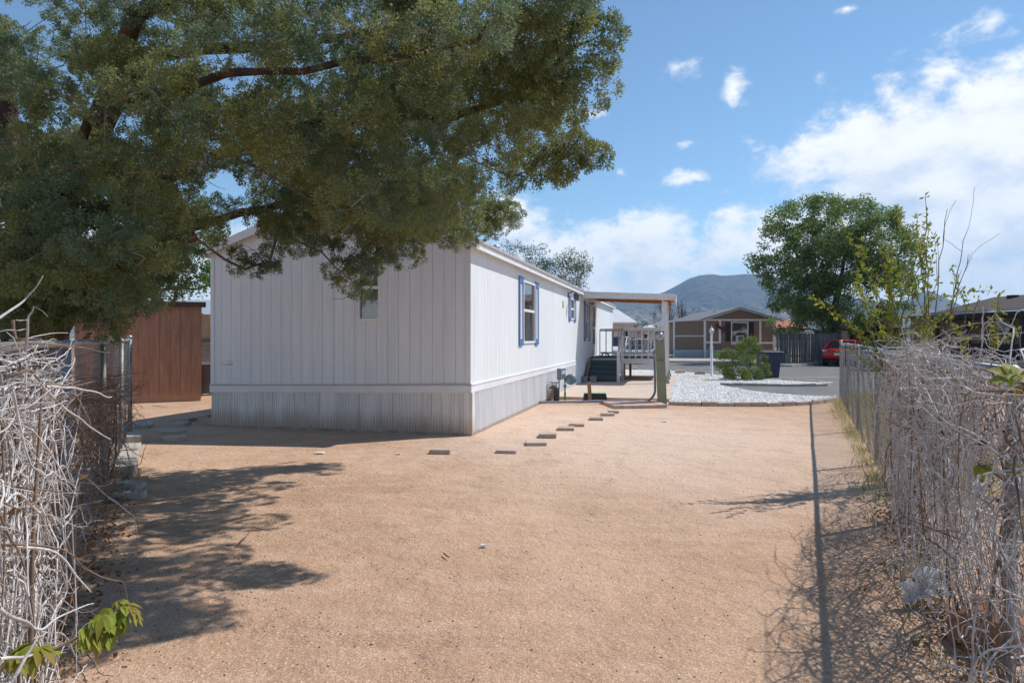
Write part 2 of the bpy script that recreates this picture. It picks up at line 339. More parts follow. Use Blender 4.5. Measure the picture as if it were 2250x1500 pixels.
greyrock = M('grey_rock', (0.36, 0.34, 0.32), (0.24, 0.22, 0.20), scale=8, rough=0.95, bump=0.6, bscale=20, rnd=0.2)
canvas = M('black_canvas', (0.012, 0.013, 0.016), (0.02, 0.021, 0.025), scale=4, rough=0.7, bump=0.3, bscale=6)
beigetarp = M('pale_canvas_edge', (0.30, 0.31, 0.33), (0.25, 0.26, 0.28), rough=0.8)
barkj = M('juniper_bark', (0.125, 0.080, 0.060), (0.060, 0.042, 0.033), scale=3, rough=0.95, stretch=(2.5, 2.5, 1.6), bump=1.0, bscale=9, bdist=0.03)
twigg = M('grey_twig', (0.27, 0.235, 0.205), (0.17, 0.135, 0.11), scale=8, rough=0.9)
barke = M('elm_bark', (0.075, 0.058, 0.048), (0.045, 0.036, 0.030), scale=3, rough=0.95, stretch=(4, 4, 1), bump=0.6, bscale=8)
vinem = M('dry_vine', (0.66, 0.63, 0.61), (0.42, 0.38, 0.355), scale=10, rough=0.85, bump=0.4, bscale=90, contrast=(0.40, 0.66),
          extra=lambda b, tc, c: b.mix(b.sstep(b.n('ShaderNodeNewGeometry').outputs['Random Per Island'], 0.70, 1.0), c, (0.33, 0.265, 0.22)))
vinebr = M('brown_vine', (0.27, 0.185, 0.125), (0.17, 0.115, 0.08), scale=10, rough=0.85, bump=0.3, bscale=90)
deadleaf = Mleaf('dead_leaf', (0.24, 0.12, 0.055), (0.14, 0.075, 0.04), (0.30, 0.17, 0.08), transl=0.2)
junleaf = Mleaf('juniper_scale', (0.185, 0.215, 0.078), (0.32, 0.345, 0.13), (0.165, 0.235, 0.135), transl=0.42, scale=1.7, rough=0.55)
elmleaf = Mleaf('elm_leaf', (0.13, 0.205, 0.060), (0.215, 0.285, 0.09), (0.15, 0.225, 0.072), transl=0.5, scale=0.8)
backleaf = Mleaf('willow_leaf', (0.085, 0.125, 0.060), (0.125, 0.165, 0.080), (0.065, 0.105, 0.050), transl=0.32, scale=0.8)
brightleaf = Mleaf('bright_tree_leaf', (0.13, 0.24, 0.04), (0.20, 0.33, 0.06), (0.08, 0.16, 0.035), transl=0.4, scale=1.1)
limeleaf = Mleaf('spring_leaf', (0.28, 0.33, 0.035), (0.17, 0.25, 0.030), (0.34, 0.34, 0.04), transl=0.4, scale=4)
bushleaf = Mleaf('bush_leaf', (0.27, 0.30, 0.045), (0.16, 0.22, 0.045), (0.12, 0.18, 0.045), transl=0.3, scale=2.4)
creeper = Mleaf('creeper_leaf', (0.20, 0.26, 0.03), (0.34, 0.38, 0.05), (0.30, 0.22, 0.05), transl=0.4, scale=14)
grassm = Mleaf('dry_grass', (0.50, 0.42, 0.17), (0.36, 0.34, 0.12), (0.55, 0.47, 0.25), transl=0.3, scale=2)
weedm = Mleaf('green_weed', (0.13, 0.17, 0.06), (0.20, 0.24, 0.09), (0.16, 0.20, 0.11), transl=0.3, scale=2)
farleaf = Mleaf('far_tree_leaf', (0.030, 0.060, 0.022), (0.050, 0.085, 0.028), (0.035, 0.065, 0.022), transl=0.2, scale=0.1)
def glass_mat(name, tint, ref=0.5):
    m, b, out = mat_base(name)
    gl = b.n('ShaderNodeBsdfGlossy', {'Color': (0.9, 0.95, 1, 1), 'Roughness': 0.03})
    tr = b.n('ShaderNodeBsdfTransparent', {'Color': (*tint, 1)})
    fr = b.n('ShaderNodeFresnel', {'IOR': 1.5}).outputs[0]
    mx = b.n('ShaderNodeMixShader', {0: b.m('ADD', b.m('MULTIPLY', fr, 1.0), ref, clamp=True), 1: tr.outputs[0], 2: gl.outputs[0]})
    b.t.links.new(mx.outputs[0], out.inputs[0]); return m
glass = glass_mat('window_glass', (0.82, 0.86, 0.86), 0.10)
carglass = M('car_glass', (0.012, 0.016, 0.02), (0.016, 0.02, 0.024), rough=0.06, spec=0.8)
meterglass = M('meter_glass', (0.26, 0.28, 0.30), (0.50, 0.50, 0.50), scale=14, rough=0.1, spec=0.9)
plasticbag = Mleaf('plastic_bag', (0.72, 0.72, 0.74), (0.62, 0.63, 0.66), (0.75, 0.75, 0.77), transl=0.35, rough=0.35)

# ================================================================== THE SETTING
def axis(lo, hi, step, far):
    a = list(np.arange(lo, hi + 1e-6, step)); out = []; s = step
    x = hi
    while x < far: s *= 1.5; x += s; out.append(x)
    neg = []; s = step; x = lo
    while x > -far: s *= 1.5; x -= s; neg.append(x)
    return np.array(neg[::-1] + a + out)
gx = axis(-16, 16, 0.4, 9000); gy = axis(-6, 34, 0.4, 9000)
X, Y = np.meshgrid(gx, gy)
def gz(x, y):
    if abs(x) > 60 or abs(y) > 60: return -0.03
    return -0.022 * (0.5 + 0.5 * noise.noise(Vector((x * 0.45, y * 0.45, 3.3)))) - 0.008 * (0.5 + 0.5 * noise.noise(Vector((x * 1.7, y * 1.7, 8.1))))
Z = np.array([[gz(x, y) for x in gx] for y in gy])
nx, ny = len(gx), len(gy); idx = np.arange(nx * ny).reshape(ny, nx)
fq = np.stack([idx[:-1, :-1], idx[:-1, 1:], idx[1:, 1:], idx[1:, :-1]], -1).reshape(-1, 4)
structure(np_mesh('ground', np.stack([X, Y, Z], -1).reshape(-1, 3), fq, sand, smooth=True))

def sheet(name, pts, mat, z, parent=None, thick=0.0):
    mb = MB(); P = [Vector((p[0], p[1], z)) for p in pts]
    if thick: mb.prism([Vector((p.x, p.y, z - thick)) for p in P], (0, 0, thick))
    else: mb.add(P, [tuple(range(len(P)))])
    o = mb.build(name, mat, parent)
    if parent is None: structure(o)
    return o
road = sheet('road', [G(1842, 875), G(1770, 872), G(1560, 846), G(1470, 822), G(1330, 818), G(1180, 806), G(1180, 795.5), G(1560, 797), G(1640, 800), G(1720, 803), G(1800, 799), G(1900, 794), G(2300, 790), G(2700, 800), G(2500, 838), G(2100, 850), G(1950, 872)], asphalt, 0.006)
ln = MB()
for a, b in (((1706, 829.0), (1790, 829.6)), ((1790, 829.6), (1990, 826))):
    pa, pb = G(*a), G(*b); ln.bar((pa.x, pa.y, .010), (pb.x, pb.y, .010), 0.16, 0.003)
ln.build('road_line', yellowp, road)
ln = MB()
for a, b in (((1846, 829), (1990, 828)),):
    pa, pb = G(*a), G(*b); ln.bar((pa.x, pa.y, .011), (pb.x, pb.y, .011), 0.12, 0.003)
ln.build('road_line', yellowp, road)
sheet('sidewalk', [G(1180, 795), G(1400, 796), G(1560, 796.6), G(1640, 799.5), G(1640, 796), G(1560, 789), G(1180, 787)], kerbmat, 0.11, thick=0.2)
sheet('kerb', [G(1690, 805.5), G(1740, 806), G(1800, 802), G(1806, 799.5), G(1780, 798), G(1720, 801), G(1690, 803)], kerbmat, 0.12, thick=0.2)

gravel_px = [(1464, 869), (1471, 884), (1540, 886.5), (1620, 887.5), (1740, 887), (1800, 883), (1836, 877), (1838, 872.5), (1770, 870.5), (1700, 865.5), (1640, 857.5), (1592, 849), (1580, 845.5),
             (1650, 847), (1740, 848), (1812, 847.5), (1824, 843.5), (1800, 840.5), (1700, 834.5), (1600, 825.5), (1540, 820), (1470, 814), (1360, 812), (1366, 822), (1478, 829)]
gpts = [G(*p) for p in gravel_px]
sheet('gravel_bed', gpts, gravelmat, 0.016)
def inside(poly, x, y):
    c = False; j = len(poly) - 1
    for i in range(len(poly)):
        xi, yi, xj, yj = poly[i][0], poly[i][1], poly[j][0], poly[j][1]
        if (yi > y) != (yj > y) and x < (xj - xi) * (y - yi) / (yj - yi) + xi: c = not c
        j = i
    return c
OCT_V = np.array([(1,0,0),(-1,0,0),(0,1,0),(0,-1,0),(0,0,1),(0,0,-1)], float)
OCT_F = np.array([(0,2,4),(2,1,4),(1,3,4),(3,0,4),(2,0,5),(1,2,5),(3,1,5),(0,3,5)])
def rot_rand(n):
    q = rng.normal(size=(n, 4)); q /= np.linalg.norm(q, axis=1)[:, None]; w_, x, y, z = q.T
    return np.stack([np.stack([1-2*(y*y+z*z), 2*(x*y-z*w_), 2*(x*z+y*w_)], -1), np.stack([2*(x*y+z*w_), 1-2*(x*x+z*z), 2*(y*z-x*w_)], -1), np.stack([2*(x*z-y*w_), 2*(y*z+x*w_), 1-2*(x*x+y*y)], -1)], 1)
def pebbles(name, P, size, mat, parent=None, flat=0.65):
    n = len(P); Rm = rot_rand(n); s = np.asarray(size).reshape(n, 1, 1) * rng.uniform(0.7, 1.3, (n, 1, 3))
    V = (OCT_V[None] * s * rng.uniform(0.8, 1.2, (n, 6, 1))) @ Rm.transpose(0, 2, 1); V[:, :, 2] *= flat
    V = V + np.asarray(P)[:, None, :]
    Fc = OCT_F[None] + (np.arange(n) * 6)[:, None, None]
    return np_mesh(name, V.reshape(-1, 3), Fc.reshape(-1, 3), mat, parent)
gp = []
xs = [p.x for p in gpts]; ys = [p.y for p in gpts]
while len(gp) < 14000:
    x, y = random.uniform(min(xs), max(xs)), random.uniform(min(ys), max(ys))
    if random.random() < min(1, (19.0 / y) ** 2) and inside(gpts, x, y): gp.append((x, y, 0.02))
tag(stuff(pebbles('gravel', gp, rng.uniform(0.012, 0.034, len(gp)), stonemat)), 'loose white stones spread over the bed beside the porch slab', None)

# mountain and foothills ------------------------------------------------
def hill_mat():
    m, b, out = mat_base('mountain_scrub')
    tc = b.n('ShaderNodeTexCoord').outputs['Object']
    z = b.n('ShaderNodeSeparateXYZ', {0: tc}).outputs[2]
    c = b.mix(b.sstep(b.noise(tc, 0.006, 6, 0.65), 0.35, 0.65), (0.125, 0.10, 0.08), (0.075, 0.065, 0.058))
    c = b.mix(b.sstep(z, 150.0, 60.0), c, (0.235, 0.185, 0.13))
    c = b.mix(b.m('MULTIPLY', b.sstep(b.noise(tc, 0.036, 4, 0.65), 0.47, 0.56), 0.95), c, (0.035, 0.042, 0.03))
    c = b.mix(b.m('MULTIPLY', b.sstep(b.noise(b.vm('MULTIPLY', tc, (1, 1, 0.35)), 0.03, 3, 0.8), 0.70, 0.74), 0.9), c, (0.30, 0.27, 0.24))
    p = b.n('ShaderNodeBsdfPrincipled', {'Base Color': c, 'Roughness': 0.95, 'Specular IOR Level': 0.1,
        'Normal': b.n('ShaderNodeBump', {'Height': b.noise(tc, 0.03, 6, 0.7), 'Strength': 0.7, 'Distance': 14.0}).outputs[0]})
    b.t.links.new(p.outputs[0], out.inputs[0]); return m
hillm = hill_mat()
ridge_px = [(-900, 690), (-300, 680), (300, 676), (800, 668), (1200, 660), (1330, 655), (1385, 647), (1408, 645), (1430, 648), (1455, 640), (1480, 628), (1515, 608), (1540, 601), (1562, 599), (1590, 603), (1640, 598), (1690, 602), (1740, 612), (1800, 628), (1870, 650), (1950, 662), (1995, 655), (2025, 638), (2045, 636), (2075, 650), (2120, 672), (2200, 690), (2500, 690), (3200, 700)]
rx = np.array([p[0] for p in ridge_px]); ry = np.array([p[1] for p in ridge_px])
DR = 3400.0
cols = np.linspace(-900, 3200, 420); rows = np.linspace(0, 1.35, 90)
V = np.zeros((len(rows), len(cols), 3))
for j, cpx in enumerate(cols):
    top = (HY - np.interp(cpx, rx, ry)) / F * DR
    dirx = (cpx - CX) / F
    for i, t in enumerate(rows):
        d = 1100 + (DR - 1100) * t
        k = t if t <= 1 else 1 - (t - 1) * 1.6
        prof = max(0.0, k) ** (2.1 if t <= 1 else 1.0)
        prof = 0.28 * max(0, k) + 0.72 * prof
        x, y = dirx * d, d
        nn = noise.fractal(Vector((x * 0.0030, y * 0.0030, 1.7)), 0.85, 2.1, 7)
        rr = abs(noise.noise(Vector((x * 0.0042 + nn * .35, y * 0.0012, 4.2)))) + .5 * abs(noise.noise(Vector((x * 0.011 + nn * .3, y * 0.003, 9.2))))
        edge = min(1, t * 3) * (min(1, abs(1 - t) * 5 + 0.04))
        z = top * prof + (nn * 34 - rr * 95) * edge * (0.3 + 0.7 * top / 330)
        V[i, j] = (x, y, z - 4)
nr, nc = len(rows), len(cols); idx = np.arange(nr * nc).reshape(nr, nc)
fq = np.stack([idx[:-1, :-1], idx[:-1, 1:], idx[1:, 1:], idx[1:, :-1]], -1).reshape(-1, 4)
structure(np_mesh('hill', V.reshape(-1, 3), fq, hillm, smooth=True))

# ================================================================== THE MOBILE HOME
TH = math.atan(371 / 1500)
HC = G(1033, 954)
def mframe(o): o.location = (HC.x, HC.y, 0); o.rotation_euler = (0, 0, -TH); return o
home = mframe(thing('mobile_home', 'long white single-wide mobile home with grooved siding and corrugated skirt', 'mobile home'))
GW, EAVE, RISE, LEN = 4.92, 3.20, 0.86, 24.2
gab = lambda a, o, z: Vector((a, -o, z))
side = lambda a, o, z: Vector((o, a, z))
def mbox(mb, mf, a0, a1, o0, o1, z0, z1, z1b=None, z0b=None):
    z1b = z1 if z1b is None else z1b; z0b = z0 if z0b is None else z0b
    vs = [mf(a0,o0,z0),mf(a1,o0,z0b),mf(a1,o1,z0b),mf(a0,o1,z0),mf(a0,o0,z1),mf(a1,o0,z1b),mf(a1,o1,z1b),mf(a0,o1,z1)]
    return mb.add(vs, [(0,3,2,1),(4,5,6,7),(0,1,5,4),(1,2,6,5),(2,3,7,6),(3,0,4,7)])
def siding_wall(parent, mf, a0, a1, pitch, zb, zt, openings, board, back, t=0.013, gap=0.0055, name='siding_board', extra_cuts=()):
    edges = sorted(set([a0] + [a0 + pitch * i for i in range(1, int((a1 - a0) / pitch) + 1) if a0 + pitch * i < a1 - 0.03] + [a1] + list(extra_cuts)))
    wall = MB(); boards = []
    for e0, e1 in zip(edges[:-1], edges[1:]):
        cuts = sorted(set([e0, e1] + [c for op in openings for c in op[:2] if e0 < c < e1]))
        for c0, c1 in zip(cuts[:-1], cuts[1:]):
            m_ = (c0 + c1) / 2; spans = [(zb(c0), zb(c1), zt(c0), zt(c1))]
            for (o0, o1, z0, z1) in openings:
                if o0 <= m_ <= o1:
                    s_ = spans.pop(); spans += [(s_[0], s_[1], z0, z0), (z1, z1, s_[2], s_[3])]
            g0 = gap / 2 if c0 == e0 else 0; g1 = gap / 2 if c1 == e1 else 0
            for (b0, b1, t0, t1) in spans:
                mbox(wall, mf, c0, c1, -0.05, 0.0, b0, t0, t1, b1)
                if c1 - c0 > 0.02: boards.append((c0 + g0, c1 - g1, b0, b1, t0, t1))
    wo = wall.build('wall', back, parent)
    for (c0, c1, b0, b1, t0, t1) in boards:
        mb = MB(); mbox(mb, mf, c0, c1, -0.002, t, b0, t0, t1, b1); mb.build(name, board, wo)
    return wo
def window(parent, mf, a0, a1, z0, z1, rail=None, fw=0.045, frame=None, blind=True, o=0.0, slats=True):
    frame = frame or trimw; mb = MB()
    for (p0, p1, q0, q1) in ((a0, a0 + fw, z0, z1), (a1 - fw, a1, z0, z1), (a0 + fw, a1 - fw, z0, z0 + fw), (a0 + fw, a1 - fw, z1 - fw, z1)):
        mbox(mb, mf, p0, p1, o - 0.04, o + 0.035, q0, q1)
    wo = mb.build('window', frame, parent)
    rail = rail or (z0 + z1) / 2
    mbox(MB(), mf, 0, 1, 0, 1, 0, 1)
    r_ = MB(); mbox(r_, mf, a0 + fw, a1 - fw, o - 0.03, o + 0.022, rail - 0.028, rail + 0.028); r_.build('meeting_rail', frame, wo)
    for q0, q1, oo in ((z0 + fw, rail - 0.028, 0.0), (rail + 0.028, z1 - fw, 0.008)):
        p = MB(); p.add([mf(a0 + fw, o - 0.012 + oo, q0), mf(a1 - fw, o - 0.012 + oo, q0), mf(a1 - fw, o - 0.012 + oo, q1), mf(a0 + fw, o - 0.012 + oo, q1)], [(0, 1, 2, 3)]); p.build('pane', glass, wo)
    if blind:
        b_ = MB(); zc = z0 + fw + 0.02
        while zc < z1 - fw - 0.02:
            b_.add([mf(a0 + fw, o - 0.075, zc), mf(a1 - fw, o - 0.075, zc), mf(a1 - fw, o - 0.055, zc + 0.021), mf(a0 + fw, o - 0.055, zc + 0.021)], [(0, 1, 2, 3)]); zc += 0.026
        b_.build('blind', blindm, wo)
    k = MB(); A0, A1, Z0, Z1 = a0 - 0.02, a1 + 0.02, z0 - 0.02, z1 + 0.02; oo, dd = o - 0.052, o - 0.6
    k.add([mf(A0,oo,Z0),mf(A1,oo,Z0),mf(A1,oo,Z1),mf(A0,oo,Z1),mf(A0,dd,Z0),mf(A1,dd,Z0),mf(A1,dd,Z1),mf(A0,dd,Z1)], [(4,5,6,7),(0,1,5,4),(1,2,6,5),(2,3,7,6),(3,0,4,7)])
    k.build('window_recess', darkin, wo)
    return wo
def shutter(parent, mf, a0, a1, z0, z1, mat, louv, o=0.014):
    mb = MB(); w_ = 0.07; th = 0.03
    for p0, p1, q0, q1 in ((a0, a0 + w_, z0, z1), (a1 - w_, a1, z0, z1), (a0 + w_, a1 - w_, z0, z0 + 0.14), (a0 + w_, a1 - w_, z1 - 0.14, z1)):
        mbox(mb, mf, p0, p1, o, o + th, q0, q1)
    so = mb.build('shutter', mat, parent)
    l = MB(); zc = z0 + 0.15
    while zc < z1 - 0.16:
        l.add([mf(a0 + w_, o + 0.022, zc), mf(a1 - w_, o + 0.022, zc), mf(a1 - w_, o + 0.004, zc + 0.034), mf(a0 + w_, o + 0.004, zc + 0.034)], [(0, 1, 2, 3)]); zc += 0.036
    l.build('louvres', louv, so)
    return so
# gable end ---------------------------------------------------------
mid = -GW / 2
zt_g = lambda a: EAVE - 0.02 + RISE * (1 - abs(a - mid) / (GW / 2))
zb_g = lambda a: 0.825 + 0.085 * a / GW
siding_wall(home, gab, -GW, 0.0, 0.203, zb_g, zt_g, [(-2.02, -1.585, 1.875, 3.02)], siding, groove, extra_cuts=(mid,))
window(home, gab, -2.02, -1.585, 1.875, 3.02, rail=2.45, o=0.006)
for a0, a1 in ((-GW - 0.016, -GW + 0.06), (-0.07, 0.016)):
    mb = MB(); mbox(mb, gab, a0, a1, 0.014, 0.026, zb_g(a0), EAVE + 0.01); mb.build('corner_trim', siding, home)
mb = MB(); mb.lathe([(0.0, 0), (0.062, 0.0), (0.066, 0.012), (0.02, 0.018)], 14, (0, 0, 0), Matrix.Translation((-4.58, -0.012, 1.14)) @ Matrix.Rotation(R(90), 4, 'X') @ Matrix.Diagonal((1.6, .75, 1, 1)))
mb.build('cable_cover', trimw, home, True)
# long side facing the yard ------------------------------------------------
zb_s = lambda a: 0.825; zt_s = lambda a: EAVE - 0.02
W1 = (3.80, 5.02, 1.47, 2.86); W2 = (10.42, 11.14, 2.16, 2.84); W3 = (13.85, 14.75, 1.52, 2.86); DR1 = (15.75, 16.70, 0.88, 2.92)
siding_wall(home, side, 0.0, LEN, 0.203, zb_s, zt_s, [W1, W2, W3, DR1], siding, groove)
for wv, rl in ((W1, 2.20), (W2, 2.50), (W3, 2.2)): window(home, side, *wv, rail=rl, o=0.006)
for a0, a1, z0, z1 in ((3.40, 3.78, 1.42, 2.91), (5.04, 5.42, 1.42, 2.91), (10.06, 10.41, 2.10, 2.88), (11.15, 11.50, 2.10, 2.88), (13.50, 13.84, 1.46, 2.91), (14.76, 15.10, 1.46, 2.91)):
    shutter(home, side, a0, a1, z0, z1, bluep, trimw)
# storm door
mb = MB()
for p0, p1, q0, q1 in ((15.75, 15.83, .88, 2.92), (16.62, 16.70, .88, 2.92), (15.83, 16.62, 2.82, 2.92), (15.83, 16.62, .88, 1.35), (15.83, 16.62, 1.95, 2.02)): mbox(mb, side, p0, p1, -0.03, 0.04, q0, q1)
dr = mb.build('door', trimw, home)
for q0, q1 in ((1.35, 1.95), (2.02, 2.82)):
    p = MB(); p.add([side(15.83, 0, q0), side(16.62, 0, q0), side(16.62, 0, q1), side(15.83, 0, q1)], [(0, 1, 2, 3)]); p.build('pane', glass, dr)
p = MB(); p.add([side(15.76, -.3, .9), side(16.69, -.3, .9), side(16.69, -.3, 2.9), side(15.76, -.3, 2.9)], [(0, 1, 2, 3)]); p.build('inner_door', beige, dr)
mb = MB(); mb.tube([(0.045, 15.93, 1.86), (0.09, 15.93, 1.86), (0.09, 15.93, 2.0), (0.045, 15.93, 2.0)], 0.012, 6); mb.build('handle', goldm, dr)
# lantern on a bracket, louvred vent, entry light
mb = MB(); mb.box(0.013, 0.03, 9.93, 10.03, 2.83, 2.97); mb.tube([(0.02, 9.98, 2.93), (0.16, 9.98, 3.02), (0.26, 9.98, 2.98), (0.27, 9.98, 2.93)], 0.013, 6)
lt = mb.build('wall_lantern', blackm, home)
mb = MB(); mb.lathe([(0.03, 2.72), (0.075, 2.74), (0.085, 2.9), (0.03, 2.95), (0.01, 2.97)], 6, (0.27, 9.98, 0)); mb.build('lamp_glass', carglass, lt)
mb = MB(); mb.lathe([(0.09, 2.895), (0.095, 2.91), (0.02, 2.965)], 6, (0.27, 9.98, 0)); mb.build('cap', blackm, lt)
mb = MB()
for k in range(4): mb.box(0.013, 0.045 - 0.003 * k, 8.98, 9.18, 2.50 + k * 0.045, 2.53 + k * 0.045)
mb.box(0.012, 0.02, 8.96, 9.20, 2.48, 2.69); mb.build('vent_louvre', M('cream_plastic', (0.66, 0.62, 0.48), (0.60, 0.56, 0.43)), home)
mb = MB(); mb.lathe([(0.0, 2.84), (0.05, 2.85), (0.07, 2.9), (0.03, 2.95)], 10, (0.08, 15.5, 0)); mb.build('entry_light', M('brass_lamp', (0.35, 0.25, 0.10), rough=0.4), home)
# far end and hidden long side, ridge roof ------------------------------------------------
mb = MB(); mbox(mb, lambda a, o, z: Vector((a, LEN + o, z)), -GW, 0, -0.02, 0, 0.05, EAVE - .02); mbox(mb, lambda a, o, z: Vector((-GW - o, a, z)), 0.0, LEN, -0.02, 0.012, 0.82, EAVE - 0.02)
mb.add([(-GW, LEN, EAVE - .02), (0, LEN, EAVE - .02), (mid, LEN, EAVE + RISE - .02)], [(0, 1, 2)]); mb.build('rear_wall', siding, home)
mb = MB(); ov = 0.13; sl = RISE / (GW / 2)
for sgn in (-1, 1):
    xe = mid + sgn * (GW / 2 + ov); ze = EAVE - sl * ov
    mb.prism([(mid, -0.12, EAVE + RISE), (xe, -0.12, ze), (xe, -0.12, ze + 0.045), (mid, -0.12, EAVE + RISE + 0.045)], (0, LEN + 0.24, 0))
rf = mb.build('roof', roofw, home)
for sgn in (-1, 1):
    xe = mid + sgn * (GW / 2 + ov); ze = EAVE - sl * ov
    mb = MB(); mb.prism([(mid, -0.135, EAVE + RISE - 0.11), (xe, -0.135, ze - 0.10), (xe, -0.135, ze + 0.035), (mid, -0.135, EAVE + RISE + 0.03)], (0, 0.018, 0)); mb.build('rake_board', trimw, rf)
    mb = MB(); mb.box(min(xe, xe + sgn * 0.02), max(xe, xe + sgn * 0.02), -0.137, LEN + 0.12, ze - 0.105, ze + 0.03); mb.build('fascia', trimw, rf)
    mb = MB(); mb.box(min(xe + sgn * .02, xe + sgn * 0.05), max(xe + sgn * .02, xe + sgn * 0.05), -0.145, LEN + 0.12, ze + 0.006, ze + 0.05); mb.build('drip_edge', gutter, rf)
    mb = MB(); a_, b_ = sorted((mid + sgn * GW / 2, xe)); mb.box(a_, b_, -0.118, LEN, ze - 0.05, ze - 0.035); mb.build('soffit', trimw, rf)
for (vx, vy) in ((-4.05, 1.6), (-3.6, 9.0), (-1.2, 6.0)):
    zz_ = EAVE + RISE * (1 - abs(vx - mid) / (GW / 2)); mb = MB(); mb.lathe([(0.06, -0.05), (0.06, 0.2), (0.10, 0.2), (0.10, 0.27), (0.02, 0.31)], 12, (vx, vy, zz_ + 0.03)); mb.build('vent_pipe', galv, rf, True)
# band and corrugated skirt ---------------------------------------------
mb = MB(); mbox(mb, gab, -GW - 0.03, 0.032, 0.0, 0.032, zb_g(-GW) - 0.135, zb_g(-GW), zb_g(0), zb_g(0) - 0.135); mb.build('skirt_band', trimw, home)
mb = MB(); mbox(mb, gab, -GW - 0.034, 0.036, 0.0, 0.042, zb_g(-GW) - 0.02, zb_g(-GW) + 0.006, zb_g(0) + 0.006, zb_g(0) - 0.02); mb.build('drip_strip', gutter, home)
mb = MB(); mbox(mb, side, 0.0, LEN, 0.0, 0.032, 0.69, 0.823); mb.build('skirt_band', trimw, home)
mb = MB(); mbox(mb, side, 0.0, LEN, 0.0, 0.042, 0.808, 0.829); mb.build('drip_strip', trimw, home)
def skirt_run(mf, a0, a1, ztop, lean, sm=skirt):
    a = a0; k = 0
    while a < a1 - 0.02:
        wd = min(random.choice((0.40, 0.42, 0.40, 0.30)), a1 - a)
        prof = []; x = 0.0; ob = random.uniform(-0.006, 0.006)
        while x < wd - 0.001:
            rib = random.choice((0.045, 0.055, 0.05))
            for dx, oo in ((0, 0.0), (0.010, 0.019), (0.024, 0.019), (0.034, 0.0)):
                if x + dx < wd: prof.append((x + dx, oo + ob))
            x += rib + random.choice((0, 0, 0.012))
        prof.append((wd, ob))
        mb = MB(); b0 = -0.03 + random.uniform(-0.006, 0.006); wob = [random.uniform(-0.008, 0.008) for _ in range(3)]
        vs = []
        for (x, oo) in prof:
            for q, t in enumerate((0, 0.5, 1.0)):
                z = b0 + (ztop(a + x) - b0) * t
                vs.append(mf(a + x, 0.006 + oo + lean * (1 - t) + wob[q] * math.sin(x / wd * 3.1), z))
        fs = [(3*i+q, 3*(i+1)+q, 3*(i+1)+q+1, 3*i+q+1) for i in range(len(prof) - 1) for q in range(2)]
        mb.add(vs, fs); mb.build('skirt_panel', sm, home); a += wd
mb = MB(); mb.box(-0.09, 0.052, -0.046, -0.030, -0.03, 0.69); mb.box(0.036, 0.052, -0.030, 0.09, -0.03, 0.69); mb.build('skirt_corner', skirt, home)
skirt_run(gab, -GW, 0.0, lambda a: zb_g(a) - 0.12, 0.025)
skirt_run(side, 0.0, LEN, lambda a: 0.70, 0.035, skirt_clean)
mb = MB(); mbox(mb, gab, -GW - .01, 0.03, 0.03, 0.05, -0.02, 0.018); mb.build('ground_rail', M('rusted_rail', (0.30, 0.20, 0.13), (0.42, 0.36, 0.30), scale=6), home)
mb = MB(); mbox(mb, side, 0.0, LEN, 0.035, 0.055, -0.02, 0.014); mb.build('ground_rail', MATS['rusted_rail'], home)

# ================================================================== PORCH
slab = MB(); slab.box(0.05, 3.10, 6.85, 9.9, -0.1, 0.055); slab.box(0.05, 3.10, 9.908, 14.2, -0.1, 0.055); slab.box(0.05, 3.10, 14.208, 18.6, -0.1, 0.055)
structure(mframe(slab.build('porch_slab', concrete, None)))
pc = mframe(thing('porch_cover', 'white porch roof with orange wood ceiling carried on white posts', 'porch roof'))
x0, z0, x1, z1 = 0.05, 3.16, 3.12, 3.02; y0, y1 = 12.72, 17.45
mb = MB(); mb.prism([(x0, y0 - .08, z0), (x1 + .12, y0 - .08, z1 - .01), (x1 + .12, y0 - .08, z1 + 0.015), (x0, y0 - .08, z0 + 0.025)], (0, y1 - y0 + .16, 0)); mb.build('roof_sheet', roofw, pc)
nb = 20
for k in range(nb):
    xa = x0 + (x1 - x0) * k / nb + .004; xb = x0 + (x1 - x0) * (k + 1) / nb - .004; za = z0 + (z1 - z0) * (xa - x0) / (x1 - x0); zb_ = z0 + (z1 - z0) * (xb - x0) / (x1 - x0)
    mb = MB(); mb.prism([(xa, y0, za - .035), (xb, y0, zb_ - .035), (xb, y0, zb_ - .012), (xa, y0, za - .012)], (0, y1 - y0, 0)); mb.build('ceiling_board', cedar, pc)
for k in range(6):
    yy = y0 + 0.35 + k * 0.78; mb = MB(); mb.prism([(x0, yy, z0 - .10), (x1 - .14, yy, z1 - .10), (x1 - .14, yy, z1 - .038), (x0, yy, z0 - .038)], (0, 0.04, 0)); mb.build('rafter', cedar, pc)
mb = MB(); mb.prism([(x0 - .02, y0 - .045, z0 - .20), (x1 + .06, y0 - .045, z1 - .18), (x1 + .06, y0 - .045, z1), (x0 - .02, y0 - .045, z0 - .005)], (0, 0.04, 0)); mb.build('front_fascia', oldwhite, pc)
mb = MB(); mb.box(x1 + .062, x1 + .10, y0 - .05, y1, z1 - .19, z1 + .0); mb.build('side_fascia', oldwhite, pc)
mb = MB(); mb.box(x1 - .30, x1 - .16, y0 + .03, y1, z1 - .22, z1 - .105); mb.build('beam', cedar, pc)
for yy in (12.86, 15.0, 17.15):
    mb = MB(); mb.box(2.75, 2.92, yy - .07, yy + .07, 0.30, z1 - .10); mb.build('post', oldwhite, pc)
